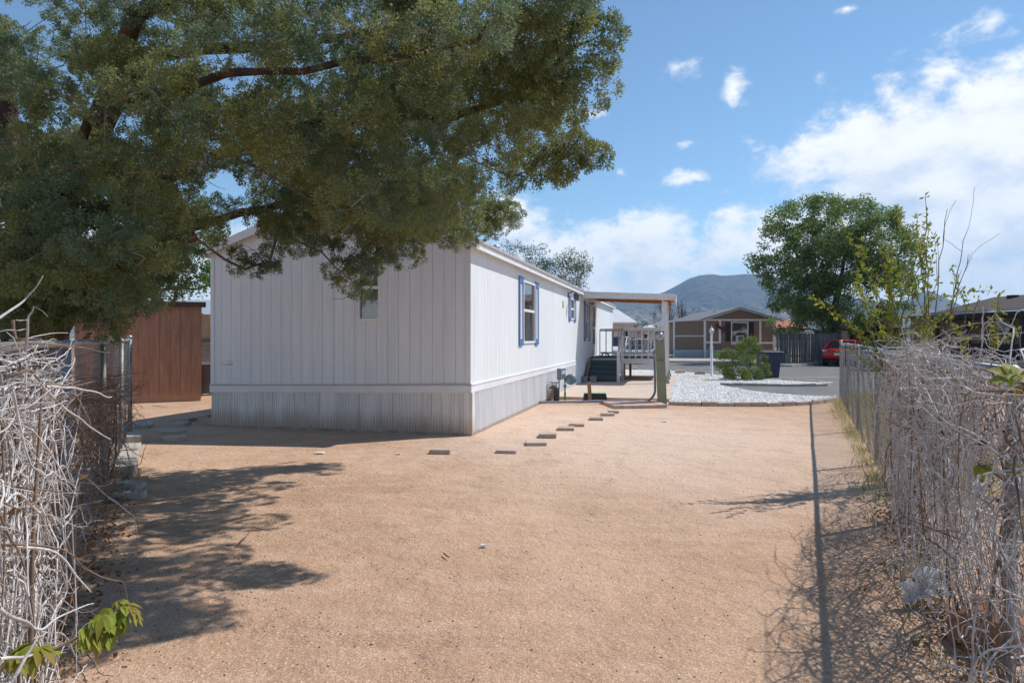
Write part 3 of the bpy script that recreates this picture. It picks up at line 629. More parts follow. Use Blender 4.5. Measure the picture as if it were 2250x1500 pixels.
for i, (yy, lb) in enumerate(((12.86, 'concrete pier block under the porch post nearest the green meter'), (15.0, 'middle concrete pier block under the porch posts'), (17.2, 'farthest concrete pier block under the porch posts'))):
    mb = MB(); mb.add([(2.66, yy - .16, .055), (3.01, yy - .16, .055), (3.01, yy + .16, .055), (2.66, yy + .16, .055), (2.72, yy - .1, .30), (2.95, yy - .1, .30), (2.95, yy + .1, .30), (2.72, yy + .1, .30)], [(0,3,2,1),(4,5,6,7),(0,1,5,4),(1,2,6,5),(2,3,7,6),(3,0,4,7)])
    tag(mframe(mb.build('pier_block', blockmat)), lb, 'concrete block', 'pier blocks under the porch posts')
# deck with stairs ----------------------------------------------------
dk = mframe(thing('porch_deck', 'raised wooden deck with white railing and dark carpeted steps at the door', 'deck'))
dx0, dx1, dy0, dy1, dz = 0.08, 2.68, 14.42, 17.5, 0.87
mb = MB(); mb.box(dx0, dx1, dy0, dy1, dz - .035, dz - .006); mb.build('deck_floor', carpet, dk)
for (a, b) in (((1.30, dy0), (dx1, dy0)), ((dx1, dy0), (dx1, dy1)), ((dx0, dy1), (dx1, dy1)), ((dx0, dy0 + .02), (1.28, dy0 + .02))):
    mb = MB(); mb.bar((*a, dz - .13), (*b, dz - .13), .04, .19); mb.build('rim_board', oldwhite, dk)
for lx, ly in ((1.36, 14.5), (1.45, 16.4), (2.6, 14.5), (2.6, 17.6), (0.2, 17.6)):
    mb = MB(); mb.box(lx - .045, lx + .045, ly - .045, ly + .045, .055, dz - .22); mb.build('deck_leg', rawwood, dk)
def rail(xa, ya, xb, yb, n, mat=oldwhite, skip0=False):
    mb = MB(); mb.bar((xa, ya, dz + 1.03), (xb, yb, dz + 1.03), .05, .11); mb.build('top_rail', mat, dk)
    mb = MB(); mb.bar((xa, ya, dz + .10), (xb, yb, dz + .10), .04, .07); mb.build('bottom_rail', mat, dk)
    for k in range(n):
        t = (k + (0 if not skip0 else .5)) / max(1, n - (1 if not skip0 else 0)); x = xa + (xb - xa) * t; y = ya + (yb - ya) * t
        mb = MB(); mb.box(x - .022, x + .022, y - .045, y - .025, dz - .15, dz + 1.05); mb.build('baluster', mat, dk)
rail(1.33, dy0 - .005, dx1, dy0 - .005, 7); rail(dx0 + .05, dy1, dx1, dy1, 11, oldwhite); rail(dx1 - .01, dy0 + .06, dx1 - .01, dy1, 12)
sx0, sx1 = 0.22, 1.22
for k in range(4):
    zt = 0.055 + (dz - 0.055) * (k + 1) / 5 + 0.06; yy = 13.15 + k * 0.3
    mb = MB(); mb.box(sx0, sx1, yy, yy + .31, zt - .17, zt); mb.build('step', carpet, dk, bevel=0.03)
for xs_ in (sx0 - .03, sx1 + .03):
    mb = MB(); mb.prism([(xs_ - .02, 13.08, .06), (xs_ - .02, 14.42, .45), (xs_ - .02, 14.42, .86), (xs_ - .02, 13.08, .30)], (.04, 0, 0)); mb.build('stringer', oldwhite if xs_ > 1 else rawwood, dk)
for (nx_, ny_, a, b) in ((1.27, 13.12, .055, 1.12), (1.30, 14.38, .055, 1.95)):
    mb = MB(); mb.box(nx_ - .05, nx_ + .05, ny_ - .04, ny_ + .04, a, b); mb.build('newel_post', oldwhite, dk)
mb = MB(); mb.bar((1.285, 13.1, 1.10), (1.30, 14.40, 1.92), .08, .09); mb.build('hand_rail', oldwhite, dk)
# two loose concrete blocks left of the steps
def hollow_block(name, mf, l, w_, h, label, loc, rz, mat=blockmat, group=None):
    mb = MB(); t = 0.032
    for (a, b, c, d) in ((-l/2, l/2, -w_/2, -w_/2+t), (-l/2, l/2, w_/2-t, w_/2), (-l/2, -l/2+t, -w_/2+t, w_/2-t), (l/2-t, l/2, -w_/2+t, w_/2-t), (-t/2, t/2, -w_/2+t, w_/2-t)): mb.box(a, b, c, d, 0, h)
    o = mb.build(name, mat); o.location = loc; o.rotation_euler = (0, 0, rz); return tag(o, label, 'concrete block', group)
def HL(x, y, z=0): # home frame -> world
    c, s = math.cos(TH), math.sin(TH); return Vector((HC.x + x * c + y * s, HC.y - x * s + y * c, z))
hollow_block('concrete_block', None, .4, .2, .2, 'grey concrete block against the skirt at the foot of the steps', HL(.15, 12.75, .055), -TH + 1.45)
hollow_block('concrete_block', None, .4, .2, .2, 'grey concrete block tucked beside the lowest carpeted step', HL(.42, 12.95, .055), -TH + 1.6)
# patio furniture on the deck
def patio_chair(label, loc, rz):
    t = thing('patio_chair', label, 'chair', loc, rz, 'white ornate patio chairs on the deck')
    for sx in (-1, 1):
        for sy in (-1, 1):
            mb = MB(); mb.tube([(sx*.17, sy*.16, .43), (sx*.19, sy*.18, .25), (sx*.24, sy*.22, .0)], .014, 6); mb.build('leg', trimw, t)
    mb = MB(); mb.lathe([(0.0, .42), (.22, .42), (.235, .435), (.22, .45), (0, .45)], 20); mb.build('seat', trimw, t)
    mb = MB(); mb.tube([(-.2, .18, .44), (-.24, .23, .7), (-.17, .27, .9), (0, .28, .98), (.17, .27, .9), (.24, .23, .7), (.2, .18, .44)], .014, 6)
    for (cx_, cz_, rr) in ((0, .82, .09), (-.11, .68, .07), (.11, .68, .07), (0, .56, .07), (-.09, .55, .05), (.09, .55, .05), (-.1, .83, .05), (.1, .83, .05), (0, .69, .045)):
        mb.tube([(cx_ + rr*math.cos(q*.698), .24 + (cz_ - .5)*.07, cz_ + rr*math.sin(q*.698)) for q in range(10)], .011, 5)
    mb.build('backrest', trimw, t); return t
patio_chair('ornate white metal chair on the deck beside the carpeted steps', HL(1.75, 15.4, dz), -TH + 2.5)
patio_chair('ornate white metal chair on the deck behind the green meter post', HL(2.35, 15.5, dz), -TH + 3.6)
t = thing('patio_table', 'small round white metal table between the two patio chairs', 'table', HL(2.05, 16.2, dz), 0)
mb = MB(); mb.lathe([(0, .68), (.32, .68), (.34, .695), (.32, .71), (0, .71)], 24); mb.build('table_top', trimw, t)
for k in range(3):
    a = k * 2.094; mb = MB(); mb.tube([(0.03*math.cos(a), .03*math.sin(a), .68), (.05*math.cos(a), .05*math.sin(a), .3), (.26*math.cos(a), .26*math.sin(a), 0)], .016, 6); mb.build('leg', trimw, t)
t = thing('flower_pot', 'small red pot on the round white patio table', 'pot', HL(2.05, 16.2, dz + .71)); mb = MB(); mb.lathe([(.0, 0), (.045, 0), (.07, .11), (.08, .11), (.08, .14), (.0, .14)], 14); mb.build('pot', M('red_glaze', (.42, .03, .03), rough=.4), t)
t = thing('wooden_footstool', 'tiny wooden stool with splayed legs on the top landing', 'stool', HL(0.55, 15.6, dz), -TH)
mb = MB(); mb.box(-.15, .15, -.09, .09, .09, .115); mb.build('seat', rawwood, t)
mb = MB(); mb.box(-.10, .10, -.02, .02, .115, .145); mb.build('grip', oldwood, t)
for sx in (-1, 1):
    for sy in (-1, 1):
        mb = MB(); mb.bar((sx*.10, sy*.06, .09), (sx*.15, sy*.08, 0), .03, .03); mb.build('leg', blackm, t)
# hanging ornament under the porch edge
t = thing('wind_chime', 'dark wind chime with a red bead hanging under the porch edge', 'wind chime', HL(2.50, 13.3, 2.12))
mb = MB(); mb.lathe([(.0, .28), (.06, .28), (.06, .30), (0, .32)], 10); mb.tube([(0, 0, .3), (0, 0, .63)], .004, 4); mb.build('cap', blackm, t)
for k in range(5):
    a = k * 1.257; mb = MB(); mb.tube([(.045*math.cos(a), .045*math.sin(a), .27), (.045*math.cos(a), .045*math.sin(a), .05 + .03*k)], .008, 6); mb.build('tube', galvd, t)
mb = MB(); mb.tube([(0, 0, .28), (0, 0, -.02)], .003, 4); mb.lathe([(0, -.04), (.028, -.02), (.028, .0), (0, .02)], 8); mb.build('clapper', MATS['red_glaze'], t)

# ================================================================== UTILITIES BY THE PORCH
pd = thing('meter_pedestal', 'rusty green electric meter pedestal leaning slightly in front of the porch', 'electric meter', G(1455, 887), R(-6))
pd.rotation_euler = (R(0), R(-2.2), R(-8))
mb = MB(); mb.box(-.105, .105, -.09, .09, -.05, 1.06); mb.build('lower_cabinet', pedm, pd, bevel=.006)
mb = MB(); mb.box(-.108, .108, -.096, .09, 1.065, 1.72); mb.build('upper_cabinet', pedm, pd, bevel=.008)
mb = MB(); mb.box(-.112, .112, -.10, .095, 1.722, 1.75); mb.build('rain_cap', pedm, pd, bevel=.006)
mb = MB(); mb.box(-.098, .098, -.104, -.097, .60, 1.04); mb.build('cover_plate', pedm, pd, bevel=.003)
mb = MB(); mb.box(-.098, .098, -.110, -.098, 1.10, 1.48); mb.build('breaker_door', pedm, pd, bevel=.004)
mt = Matrix.Translation((0, -.1, 1.665 - .04)) @ Matrix.Rotation(R(90), 4, 'X')
mb = MB(); mb.lathe([(.085, -.01), (.098, 0), (.098, .025), (.085, .03)], 24, (0, 0, 0), mt); ring = mb.build('meter_ring', galv, pd, True)
mb = MB(); mb.lathe([(.083, .02), (.083, .05), (.075, .06), (0, .064)], 24, (0, 0, 0), mt); mb.build('meter_dial', meterglass, ring, True)
mb = MB(); mb.lathe([(.0, 0), (.02, 0), (.02, .018), (0, .02)], 10, (0, 0, 0), Matrix.Translation((-.02, -.098, 1.50)) @ Matrix.Rotation(R(90), 4, 'X')); mb.build('seal_knob', galv, pd)
c0 = G(1441, 886); L0 = G(1183, 887); pts = [(c0.x - .02, c0.y + .05, 1.27), (c0.x - .01, c0.y + .03, .35)]
for k in range(1, 8):
    a = k * math.pi / 16; pts.append((c0.x - .01 - .27 * (1 - math.cos(a)) , c0.y + .02, .35 - .30 * math.sin(a)))
cd = [Vector((c0.x - .01 - .27, c0.y + .02, .045)), Vector(((c0.x + L0.x) / 2, c0.y - .02, .055)), Vector((L0.x + .5, L0.y + .03, .04)), Vector((L0.x, L0.y + .05, .03))]
t = thing('conduit', 'grey plastic conduit bending from the green meter to the home', 'pipe', G(1441, 886)); off = Vector(t.location)
mb = MB(); mb.tube([Vector(p) - off for p in pts] + [p - off for p in cd], .030, 10); mb.build('pipe', conduitm, t, True)
mb = MB(); mb.tube([Vector((c0.x - .019, c0.y + .05, 1.20)) - off, Vector((c0.x - .02, c0.y + .05, 1.30)) - off], .040, 10); mb.build('coupling', conduitm, t)
mb = MB(); mb.tube([((c0.x + L0.x)/2 - .1 - off.x, -.02, .053), ((c0.x + L0.x)/2 + .05 - off.x, -.02, .053)], .036, 10); mb.build('coupling', conduitm, t)
# valve box with green lid
p = G(1307, 881); t = thing('valve_box', 'black irrigation valve box with pale green lid in the sand', 'valve box', p, R(-3))
mb = MB(); mb.prism([(-.30, -.18, 0), (.30, -.18, 0), (.30, .18, 0), (-.30, .18, 0)], (0, 0, .001)); mb.v = [(x, y, -.04) for x, y in ((-.31,-.2),(.31,-.2),(.31,.2),(-.31,.2))] + [(x, y, .15) for x, y in ((-.26,-.16),(.26,-.16),(.26,.16),(-.26,.16))]; mb.v = [(x, y, z if z < 0 else .20) for x, y, z in mb.v]; mb.build('box_body', blackpl, t, bevel=.01)
for sx in (-.26, -.13, 0, .13, .26):
    mb = MB(); mb.bar((sx * 1.12, -.195, 0), (sx, -.166, .19), .02, .016, Vector((0, 1, 0))); mb.build('rib', blackpl, t)
mb = MB(); mb.box(-.275, .275, -.175, .175, .203, .215); mb.build('lid', greenlid, t, bevel=.01)
p = G(1297, 882.5); t = thing('wooden_stake', 'leaning weathered wooden stake in front of the green lidded box', 'stake', p); t.rotation_euler = (0, R(-4), 0)
mb = MB(); mb.box(-.045, .045, -.03, .03, -.1, .49); mb.build('stake', rawwood, t, bevel=.006)
# gas meter
p = G(1232, 877); t = thing('gas_meter', 'grey gas meter with round regulator on pipes by the skirt', 'gas meter', p, -TH * .4)
mb = MB(); mb.box(-.10, .02, -.08, .10, .50, .80); mb.build('meter_body', gaugeg, t, bevel=.025)
mb = MB(); mb.box(.03, .13, -.07, .08, .52, .80); mb.build('index_box', gaugeg, t, bevel=.02)
mb = MB(); mb.lathe([(0, -.02), (.05, -.02), (.055, 0), (.05, .006), (0, .01)], 16, (0, 0, 0), Matrix.Translation((.08, -.085, .70)) @ Matrix.Rotation(R(90), 4, 'X')); mb.build('dial', trimw, t)
mb = MB(); mb.lathe([(0, -.06), (.05, -.06), (.06, -.03), (.14, -.015), (.145, 0), (.14, .015), (.06, .03), (0, .035)], 20, (0, 0, 0), Matrix.Translation((.26, -.02, .52)) @ Matrix.Rotation(R(78), 4, 'X')); mb.build('regulator', gaugeg, t, True)
mb = MB(); mb.tube([(.10, 0, .52), (.11, 0, .44), (.11, 0, .10)], .020, 8); mb.tube([(.11, 0, .5), (.25, 0, .52)], .016, 8); mb.build('riser_pipe', gaugeg, t)
mb = MB(); mb.tube([(.112, 0, .18), (.112, 0, -.05)], .026, 8); mb.build('green_sleeve', M('green_pipe', (.05, .30, .13), rough=.5), t)
mb = MB(); mb.lathe([(.02, .30), (.045, .32), (.045, .36), (.02, .39)], 10, (.11, 0, 0)); mb.build('valve', gaugeg, t)
mb = MB(); mb.tube([(-.04, 0, .52), (-.045, 0, -.05)], .016, 8); mb.tube([(-.04, 0, .44), (-.20, .02, .42), (-.28, .05, .45)], .018, 8); mb.build('inlet_pipe', galvd, t)
p = G(1222, 878); t = thing('water_tap', 'dark frost-proof tap post with blue hose bib beside the gas meter', 'tap', p)
mb = MB(); mb.lathe([(.07, -.04), (.065, .25), (.075, .27), (.07, .31), (.02, .33)], 12); mb.build('tap_post', M('dark_pipe', (.05, .055, .06), (.09, .09, .09), rough=.6), t, True)
mb = MB(); mb.tube([(0, 0, .28), (-.10, 0, .34), (-.17, .02, .30)], .03, 8); mb.tube([(-.09, 0, .34), (-.10, 0, .44)], .014, 6); mb.build('spout', MATS['dark_pipe'], t)
t = thing('torn_skirt_flap', 'bent torn piece of white skirting beside the dark tap', 'metal sheet', G(1207, 877), .5)
pts = [(-.16, .02), (-.06, -.05), (.02, .03), (.10, -.02), (.16, .05)]
mb = MB(); vs = []
for i, (x, y) in enumerate(pts):
    for j in range(4): vs.append((x + .05 * j * (.5 if i % 2 else -.2), y - .04 * j, -.02 + .14 * j + .03 * math.sin(i * 2.2)))
mb.add(vs, [(4*i+j, 4*(i+1)+j, 4*(i+1)+j+1, 4*i+j+1) for i in range(4) for j in range(3)]); o = mb.build('bent_sheet', skirt, t); sm = o.modifiers.new('solid', 'SOLIDIFY'); sm.thickness = .004

# paver pad --------------------------------------------------------------
t = thing('paver_pad', 'low pad of two rows of reddish and tan pavers by the meter', 'paving pad', G(1400, 890)); off = Vector(t.location)
a0, a1, b0, b1 = G(1318, 884), G(1440, 884), G(1352, 896.5), G(1466, 894.5)
n_ = 6
for r_ in range(2):
    for k in range(n_):
        def P(u_, v_):
            top = a0.lerp(a1, u_); bot = b0.lerp(b1, u_); return top.lerp(bot, v_)
        e = .006; q = [P((k + e*2) / n_, r_ / 2 + e), P((k + 1 - e*2) / n_, r_ / 2 + e), P((k + 1 - e*2) / n_, (r_ + 1) / 2 - e), P((k + e*2) / n_, (r_ + 1) / 2 - e)]
        zz_ = random.uniform(.048, .062); mb = MB(); mb.prism([Vector((v.x - off.x, v.y - off.y, -.03)) for v in q], (0, 0, zz_ + .03)); mb.build('paver', redpaver if r_ == 0 or random.random() < .2 else tanpaver, t)
# edging of the gravel bed -------------------------------------------------
def edging(name, label, pxs, n, width, mat, h=.07):
    t = thing(name, label, 'edging', G(*pxs[0])); off = Vector(t.location)
    P = [G(*p) for p in pxs]; seg = [0]
    for a, b in zip(P[:-1], P[1:]): seg.append(seg[-1] + (b - a).length)
    def at(s_):
        for i in range(len(P) - 1):
            if s_ <= seg[i + 1] or i == len(P) - 2: return P[i].lerp(P[i + 1], (s_ - seg[i]) / (seg[i + 1] - seg[i]))
    L_ = seg[-1]
    for k in range(n):
        a, b = at(L_ * k / n + .006), at(L_ * (k + 1) / n - .006); m_ = (a + b) / 2 - off; ang = math.atan2(b.y - a.y, b.x - a.x) + random.uniform(-.05, .05); l = (b - a).length
        mb = MB(); mb.box(-l/2, l/2, -width/2, width/2, -.06, h + random.uniform(-.012, .012)); o = mb.build('edging_paver', mat, t, bevel=.006); o.location = m_; o.rotation_euler = (R(random.uniform(-2, 2)), R(random.uniform(-1.5, 1.5)), ang)
edging('gravel_edging', 'curved row of tan pavers along the front of the gravel bed', [(1470, 887), (1540, 889.5), (1620, 890.5), (1700, 890.5), (1770, 888), (1815, 882), (1840, 877)], 14, .20, tanpaver)
edging('island_edging', 'row of tan kerb pavers edging the strip below the bush', [(1582, 846.5), (1650, 848), (1740, 849), (1812, 848.5), (1826, 844)], 12, .16, kerbmat, .09)
edging('island_back_edging', 'thin concrete kerb behind the bush strip along the road', [(1360, 811), (1470, 813), (1540, 819), (1600, 824.5), (1700, 833.5), (1800, 839.5), (1826, 843.5)], 16, .14, kerbmat, .05)

# stepping stones ------------------------------------------------------------
stones = [ # left x, right x, top y, bottom y in the photo, label
    (943, 997, 981, 996, 'stepping stone lying alone nearest the corner of the white home'),
    (1088, 1141, 978.5, 997, 'stepping stone that starts the path, nearest the camera on the right side'),
    (1151, 1204, 965, 977, 'second stepping stone of the path along the white home'),
    (1181, 1227, 950.5, 959.5, 'third stepping stone of the path along the white home'),
    (1222, 1265, 934, 945, 'fourth stepping stone of the path along the white home'),
    (1248, 1287, 927, 936, 'fifth stepping stone of the path along the white home'),
    (1292, 1328, 914, 922.5, 'sixth stepping stone of the path along the white home'),
    (1318, 1352, 905, 912.5, 'seventh stepping stone of the path, before the paver pad'),
    (1333, 1362, 899.5, 906.5, 'eighth stepping stone, touching distance from the paver pad'),
    (360, 406, 954, 969, 'left-hand stepping stone nearest the camera, in the home\'s shadow'),
    (354, 404, 940, 951.5, 'second left-hand stepping stone, in the home\'s shadow'),
    (377, 416, 925.5, 935, 'third left-hand stepping stone, midway to the brown shed'),
    (385, 428, 917.5, 925.5, 'fourth left-hand stepping stone, half in sunlight'),
    (429, 467, 907.5, 915.5, 'left-hand stepping stone half hidden by the home\'s corner')]
for (xa, xb, ya, yb, lb) in stones:
    c = G((xa + xb) / 2, (ya + yb) / 2, .02); wd = min(.42, (xb - xa) / F * c.y * .84)
    mb = MB(); sk_ = random.uniform(-.018, .004); mb.box(-wd/2, wd/2, -wd*.48, wd*.48, -.06, .050 + sk_); o = mb.build('stepping_stone', tanpaver, bevel=.006)
    o.location = (c.x, c.y, 0); o.rotation_euler = (R(random.uniform(-1.5, 1.5)), R(random.uniform(-1.5, 1.5)), R(random.uniform(-9, 4))); tag(o, lb, 'stepping stone', 'tan stepping stones in the yard')

# ================================================================== LEFT BACKGROUND
def boards_front(parent, x0, x1, z0, z1, pitch, mat, name='siding_board', t=.014, gap=.008, y=0.0):
    x = x0
    while x < x1 - .02:
        b = min(x + pitch, x1); mb = MB(); mb.box(x + gap/2, b - gap/2, y - t, y, z0, z1); mb.build(name, mat, parent); x = b
sc_ = G(443, 879); SW = 2.75; SH = 2.42
shed = thing('wooden_shed', 'weathered brown plywood garden shed standing left of the mobile home', 'shed', sc_, R(24.5))
mb = MB(); mb.box(-SW, 0, 0.0, 1.9, 0.08, SH); mb.build('wall', shedm, shed)
boards_front(shed, -SW + 0.86, 0, .14, SH - .02, .235, shedm)
mb = MB(); mb.box(-SW, -1.90, -.030, -.001, .13, SH - .06); dr = mb.build('door', shedm, shed)
for k in range(4):
    mb = MB(); mb.box(-SW + .01 + k * .21, -SW + .21 + k * .21, -.040, -.031, .14, SH - .07); mb.build('door_board', shedm, dr)
mb = MB(); mb.box(-1.99, -1.84, -.055, -.041, 1.20, 1.24); mb.box(-1.96, -1.92, -.075, -.055, 1.13, 1.21); mb.build('hasp', galv, dr)
mb = MB(); mb.box(-1.87, -1.70, -.034, -.016, .10, SH - .02); mb.build('door_post', shedm, shed)
mb = MB(); mb.box(-SW - .1, .10, -.12, 2.0, SH + .02, SH + .07); mb.build('roof', M('dark_roofing', (.08, .07, .065), (.12, .10, .09), rough=.95), shed)
mb = MB(); mb.box(-SW - .1, .10, -.14, -.122, SH - .05, SH + .075); mb.build('fascia', M('dark_fascia', (.10, .06, .045), (.07, .045, .035)), shed)
for yy in (0.02, 1.6):
    mb = MB(); mb.box(-SW, -.02, yy, yy + .1, -.04, .085); mb.build('skid', shedm, shed)
# house with blue-grey roof behind the shed
nh = thing('neighbour_house', 'low house with blue-grey metal roof behind the brown shed', 'house', (-14.0, 27.5, 0), R(8))
mb = MB(); mb.box(0, 9, 0, 5, 0, 2.55); mb.build('wall', M('grey_siding', (.30, .31, .32), (.26, .27, .28)), nh)
mb = MB(); mb.prism([(-.3, -.3, 2.5), (-.3, 2.5, 3.25), (-.3, 5.3, 2.5), (-.3, 5.3, 2.45), (-.3, -.3, 2.42)], (9.6, 0, 0)); rf = mb.build('roof', roofbl, nh)
mb = MB(); mb.lathe([(.10, 0), (.10, .25), (.14, .26), (.14, .34)], 10, (3.9, 2.2, 3.05)); mb.build('vent_pipe', trimw, rf)
mb = MB(); mb.box(-.3, 9.3, -.33, -.302, 2.30, 2.50); mb.build('fascia', gutter, nh)
# plank fence seen between the shed and the home
pf = thing('plank_fence', 'orange weathered plank fence seen between the shed and the home', 'fence', (-10.8, 21.6, 0), R(6))
for k in range(26):
    mb = MB(); hh = 2.33 + random.uniform(-.03, .03); mb.box(k * .2 + .004, k * .2 + .196, 0, .025, 1.52, hh); mb.build('plank', oldwood, pf)
mb = MB(); mb.box(0, 5.2, -.04, -.002, 1.47, 1.55); mb.build('rail', greywood, pf)
mb = MB(); mb.tube([(0, -.05, 1.40), (5.2, -.05, 1.40)], .03, 8); mb.build('pipe_rail', galv, pf)
for k in range(13):
    mb = MB(); mb.box(k * .4 + .005, k * .4 + .395, 0, .025, .0, 1.46); mb.build('lower_plank', M('pale_plank', (.40, .34, .28), (.30, .25, .2), scale=3, rnd=.1) if k == 0 else MATS['pale_plank'], pf)
def bin_(name, label, loc, rz, mat, w_=.62, h=1.05, lid=None):
    t = thing(name, label, 'bin', loc, rz)
    mb = MB(); b = w_ * .40; tp = w_ * .5
    mb.add([(-b, -b, .03), (b, -b, .03), (b, b, .03), (-b, b, .03), (-tp, -tp, h), (tp, -tp, h), (tp, tp, h), (-tp, tp, h)], [(0,3,2,1),(4,5,6,7),(0,1,5,4),(1,2,6,5),(2,3,7,6),(3,0,4,7)]); mb.build('body', mat, t, bevel=.03)
    mb = MB(); mb.box(-tp - .03, tp + .03, -tp - .03, tp + .03, h - .075, h - .005); mb.build('rim', mat, t, bevel=.012)
    mb = MB(); mb.prism([(-tp - .045, -tp - .05, h + .003), (-tp - .045, tp + .05, h + .003), (-tp - .03, tp + .02, h + .06), (-tp - .03, -.0, h + .085), (-tp - .03, -tp - .02, h + .05)], (w_ + .09, 0, 0)); mb.build('lid', mat, t, bevel=.015)
    for sx in (-1, 1):
        mb = MB(); mb.lathe([(0, -.03), (.12, -.03), (.13, 0), (.12, .03), (0, .03)], 16, (sx * (b - .02), b + .03, .12), Matrix.Rotation(R(90), 4, 'Y')); mb.build('wheel', tyre, t)
    mb = MB(); mb.tube([(-tp + .05, tp + .10, h - .04), (tp - .05, tp + .10, h - .04)], .016, 8); mb.build('handle', mat, t)
    return t
bin_('wheelie_bin', 'grey bin standing between the brown shed and the mobile home', G(456, 866), R(14), greybin, .50, .82)

# ================================================================== CHAIN-LINK FENCES
def chain_link(fo, A_, B_, z0, z1, wob=0.0):
    """diamond wire mesh between two ground points (fence frame)"""
    A_ = Vector(A_); B_ = Vector(B_); L_ = (B_ - A_).length; d = (B_ - A_).normalized(); nrm = Vector((d.y, -d.x, 0))
    cw, hs, r = .074, .037, .0023; n = int(L_ / cw); m = int((z1 - z0) / hs)
    k = np.arange(m + 1); tri = np.array([(1, 0), (-.5, .866), (-.5, -.866)]) * r
    V = []; Fc = []; base = 0
    ring = []
    for c in range(n):
        off = np.where((k + 0) % 2 == 0, -0.03, 1.03) * cw + c * cw
        if c % 2: pass
        sgn = np.where(k % 2 == 0, -.002, .002)
        wave = wob * (np.sin(c * .11 + 1.3) * np.sin(k * .13) * .6 + .4 * np.sin(c * .37 + k * .21))
        pts = np.array(A_)[None] + np.outer(off, np.array(d)) + np.outer(sgn + wave, np.array(nrm)); pts[:, 2] = z0 + k * hs
        rg = pts[:, None, :] + tri[None, :, 0:1] * np.array(nrm)[None, None] + tri[None, :, 1:2] * np.array((0, 0, 1.0))[None, None] + tri[None, :, 1:2] * np.array(d)[None, None] * .6
        V.append(rg.reshape(-1, 3)); i = (np.arange(m) * 3)[:, None]
        for q in range(3):
            q2 = (q + 1) % 3; Fc.append(np.concatenate([i + q, i + q2, i + 3 + q2, i + 3 + q], 1) + base)
        base += 3 * (m + 1)
    return stuff(np_mesh('wire_mesh', np.concatenate(V), np.concatenate(Fc), wire, fo))
def cl_fence(label, pts, height, terminal):
    o0 = pts[0]; t = thing('chain_link_fence', label, 'fence', (o0[0], o0[1], 0))
    L = [Vector((p[0] - o0[0], p[1] - o0[1], 0)) for p in pts]
    for i, p in enumerate(L):
        rr = .037 if i in terminal else .027
        mb = MB(); lean = Vector((random.uniform(-.02, .02), random.uniform(-.02, .02), 0)) if i not in terminal else Vector()
        mb.tube([p + Vector((0, 0, -.15)), p + lean + Vector((0, 0, height + (.05 if i in terminal else -.01)))], rr, 12); po = mb.build('post', galvd, t, True)
        mb = MB(); mb.lathe([(rr + .004, -.03), (rr + .005, .005), (rr * .75, .022), (0, .03)], 12, p + lean + Vector((0, 0, height + (.05 if i in terminal else .0)))); mb.build('post_cap', galv, po, True)
    for i, (a, b) in enumerate(zip(L[:-1], L[1:])):
        s_ = [random.uniform(-.015, .01) for _ in range(2)]
        mb = MB(); mb.tube([a + Vector((0, 0, height)), a.lerp(b, .33) + Vector((0, 0, height + s_[0])), a.lerp(b, .66) + Vector((0, 0, height + s_[1])), b + Vector((0, 0, height))], .021, 10); mb.build('top_rail', galv, t, True)
        dd = (b - a).normalized(); nr_ = Vector((dd.y, -dd.x, 0)) * .035
        chain_link(t, a + nr_ + dd * .03, b + nr_ - dd * .03, .02, height - .01, .012)
    for i in terminal:
        p = L[i]; q = L[i - 1] if i else L[1]; dd = (q - p).normalized()
        mb = MB(); mb.bar(p + dd * .06 + Vector((0, 0, .04)), p + dd * .06 + Vector((0, 0, height - .04)), .016, .006, Vector((1, 0, 0))); mb.build('tension_bar', galv, t)
        for zz_ in (.15, .55, .95, height - .12):
            mb = MB(); mb.lathe([(.044, -.014), (.046, 0), (.044, .014)], 12, p + Vector((0, 0, zz_))); mb.build('tension_band', galv, t)
    return t
LE = G(285, 947)
def lf(y): return Vector((LE.x + .509 * (LE.y - y), y, 0))
def rfence(y): return Vector((3.43 + .431 * (y - 5.87), y, 0))
cl_fence('chain-link fence on the left side tangled with dry vines', [lf(LE.y), lf(9.15), lf(6.65), lf(4.15), lf(1.6)], 1.56, (0,))
cl_fence('chain-link fence along the right side of the sandy yard', [rfence(y) for y in (17.6, 14.9, 11.75, 8.7, 6.05, 3.05, 0.9)], 1.45, (0,))
# concrete kerb blocks at the foot of the left fence
kb = [(9.4, 'pale concrete kerb block at the far end of the left fence'), (8.75, 'pale concrete kerb block second from the end of the left fence'), (8.1, 'pale concrete kerb block third from the end of the left fence'), (10.6, 'pale concrete slab beside the end post of the left fence')]
for (y, lb) in kb:
    p = lf(y) + Vector((.13, 0, 0)); mb = MB(); mb.box(-.11, .11, -.30, .30, -.05, .11); o = mb.build('kerb_block', kerbmat, bevel=.012); o.location = p; o.rotation_euler = (0, 0, math.atan(.509) + random.uniform(-.06, .06)); tag(o, lb, 'concrete block', 'kerb blocks along the left fence')
def rock(name, label, loc, s, mat, cat='rock', seed=1, group=None):
    bm = bmesh.new(); bmesh.ops.create_icosphere(bm, subdivisions=3, radius=1)
    for v in bm.verts:
        n1 = noise.noise(v.co * 1.3 + Vector((seed * 3.7, 1, 2))); n2 = noise.noise(v.co * 3.1 + Vector((seed, 5, 2)))
        v.co = v.co * (1 + .35 * n1 + .12 * n2); v.co = Vector((v.co.x * s[0], v.co.y * s[1], v.co.z * s[2]))
    me = bpy.data.meshes.new(name); bm.to_mesh(me); bm.free(); me.materials.append(mat); o = link(name, me); o.location = loc; return tag(o, label, cat, group)
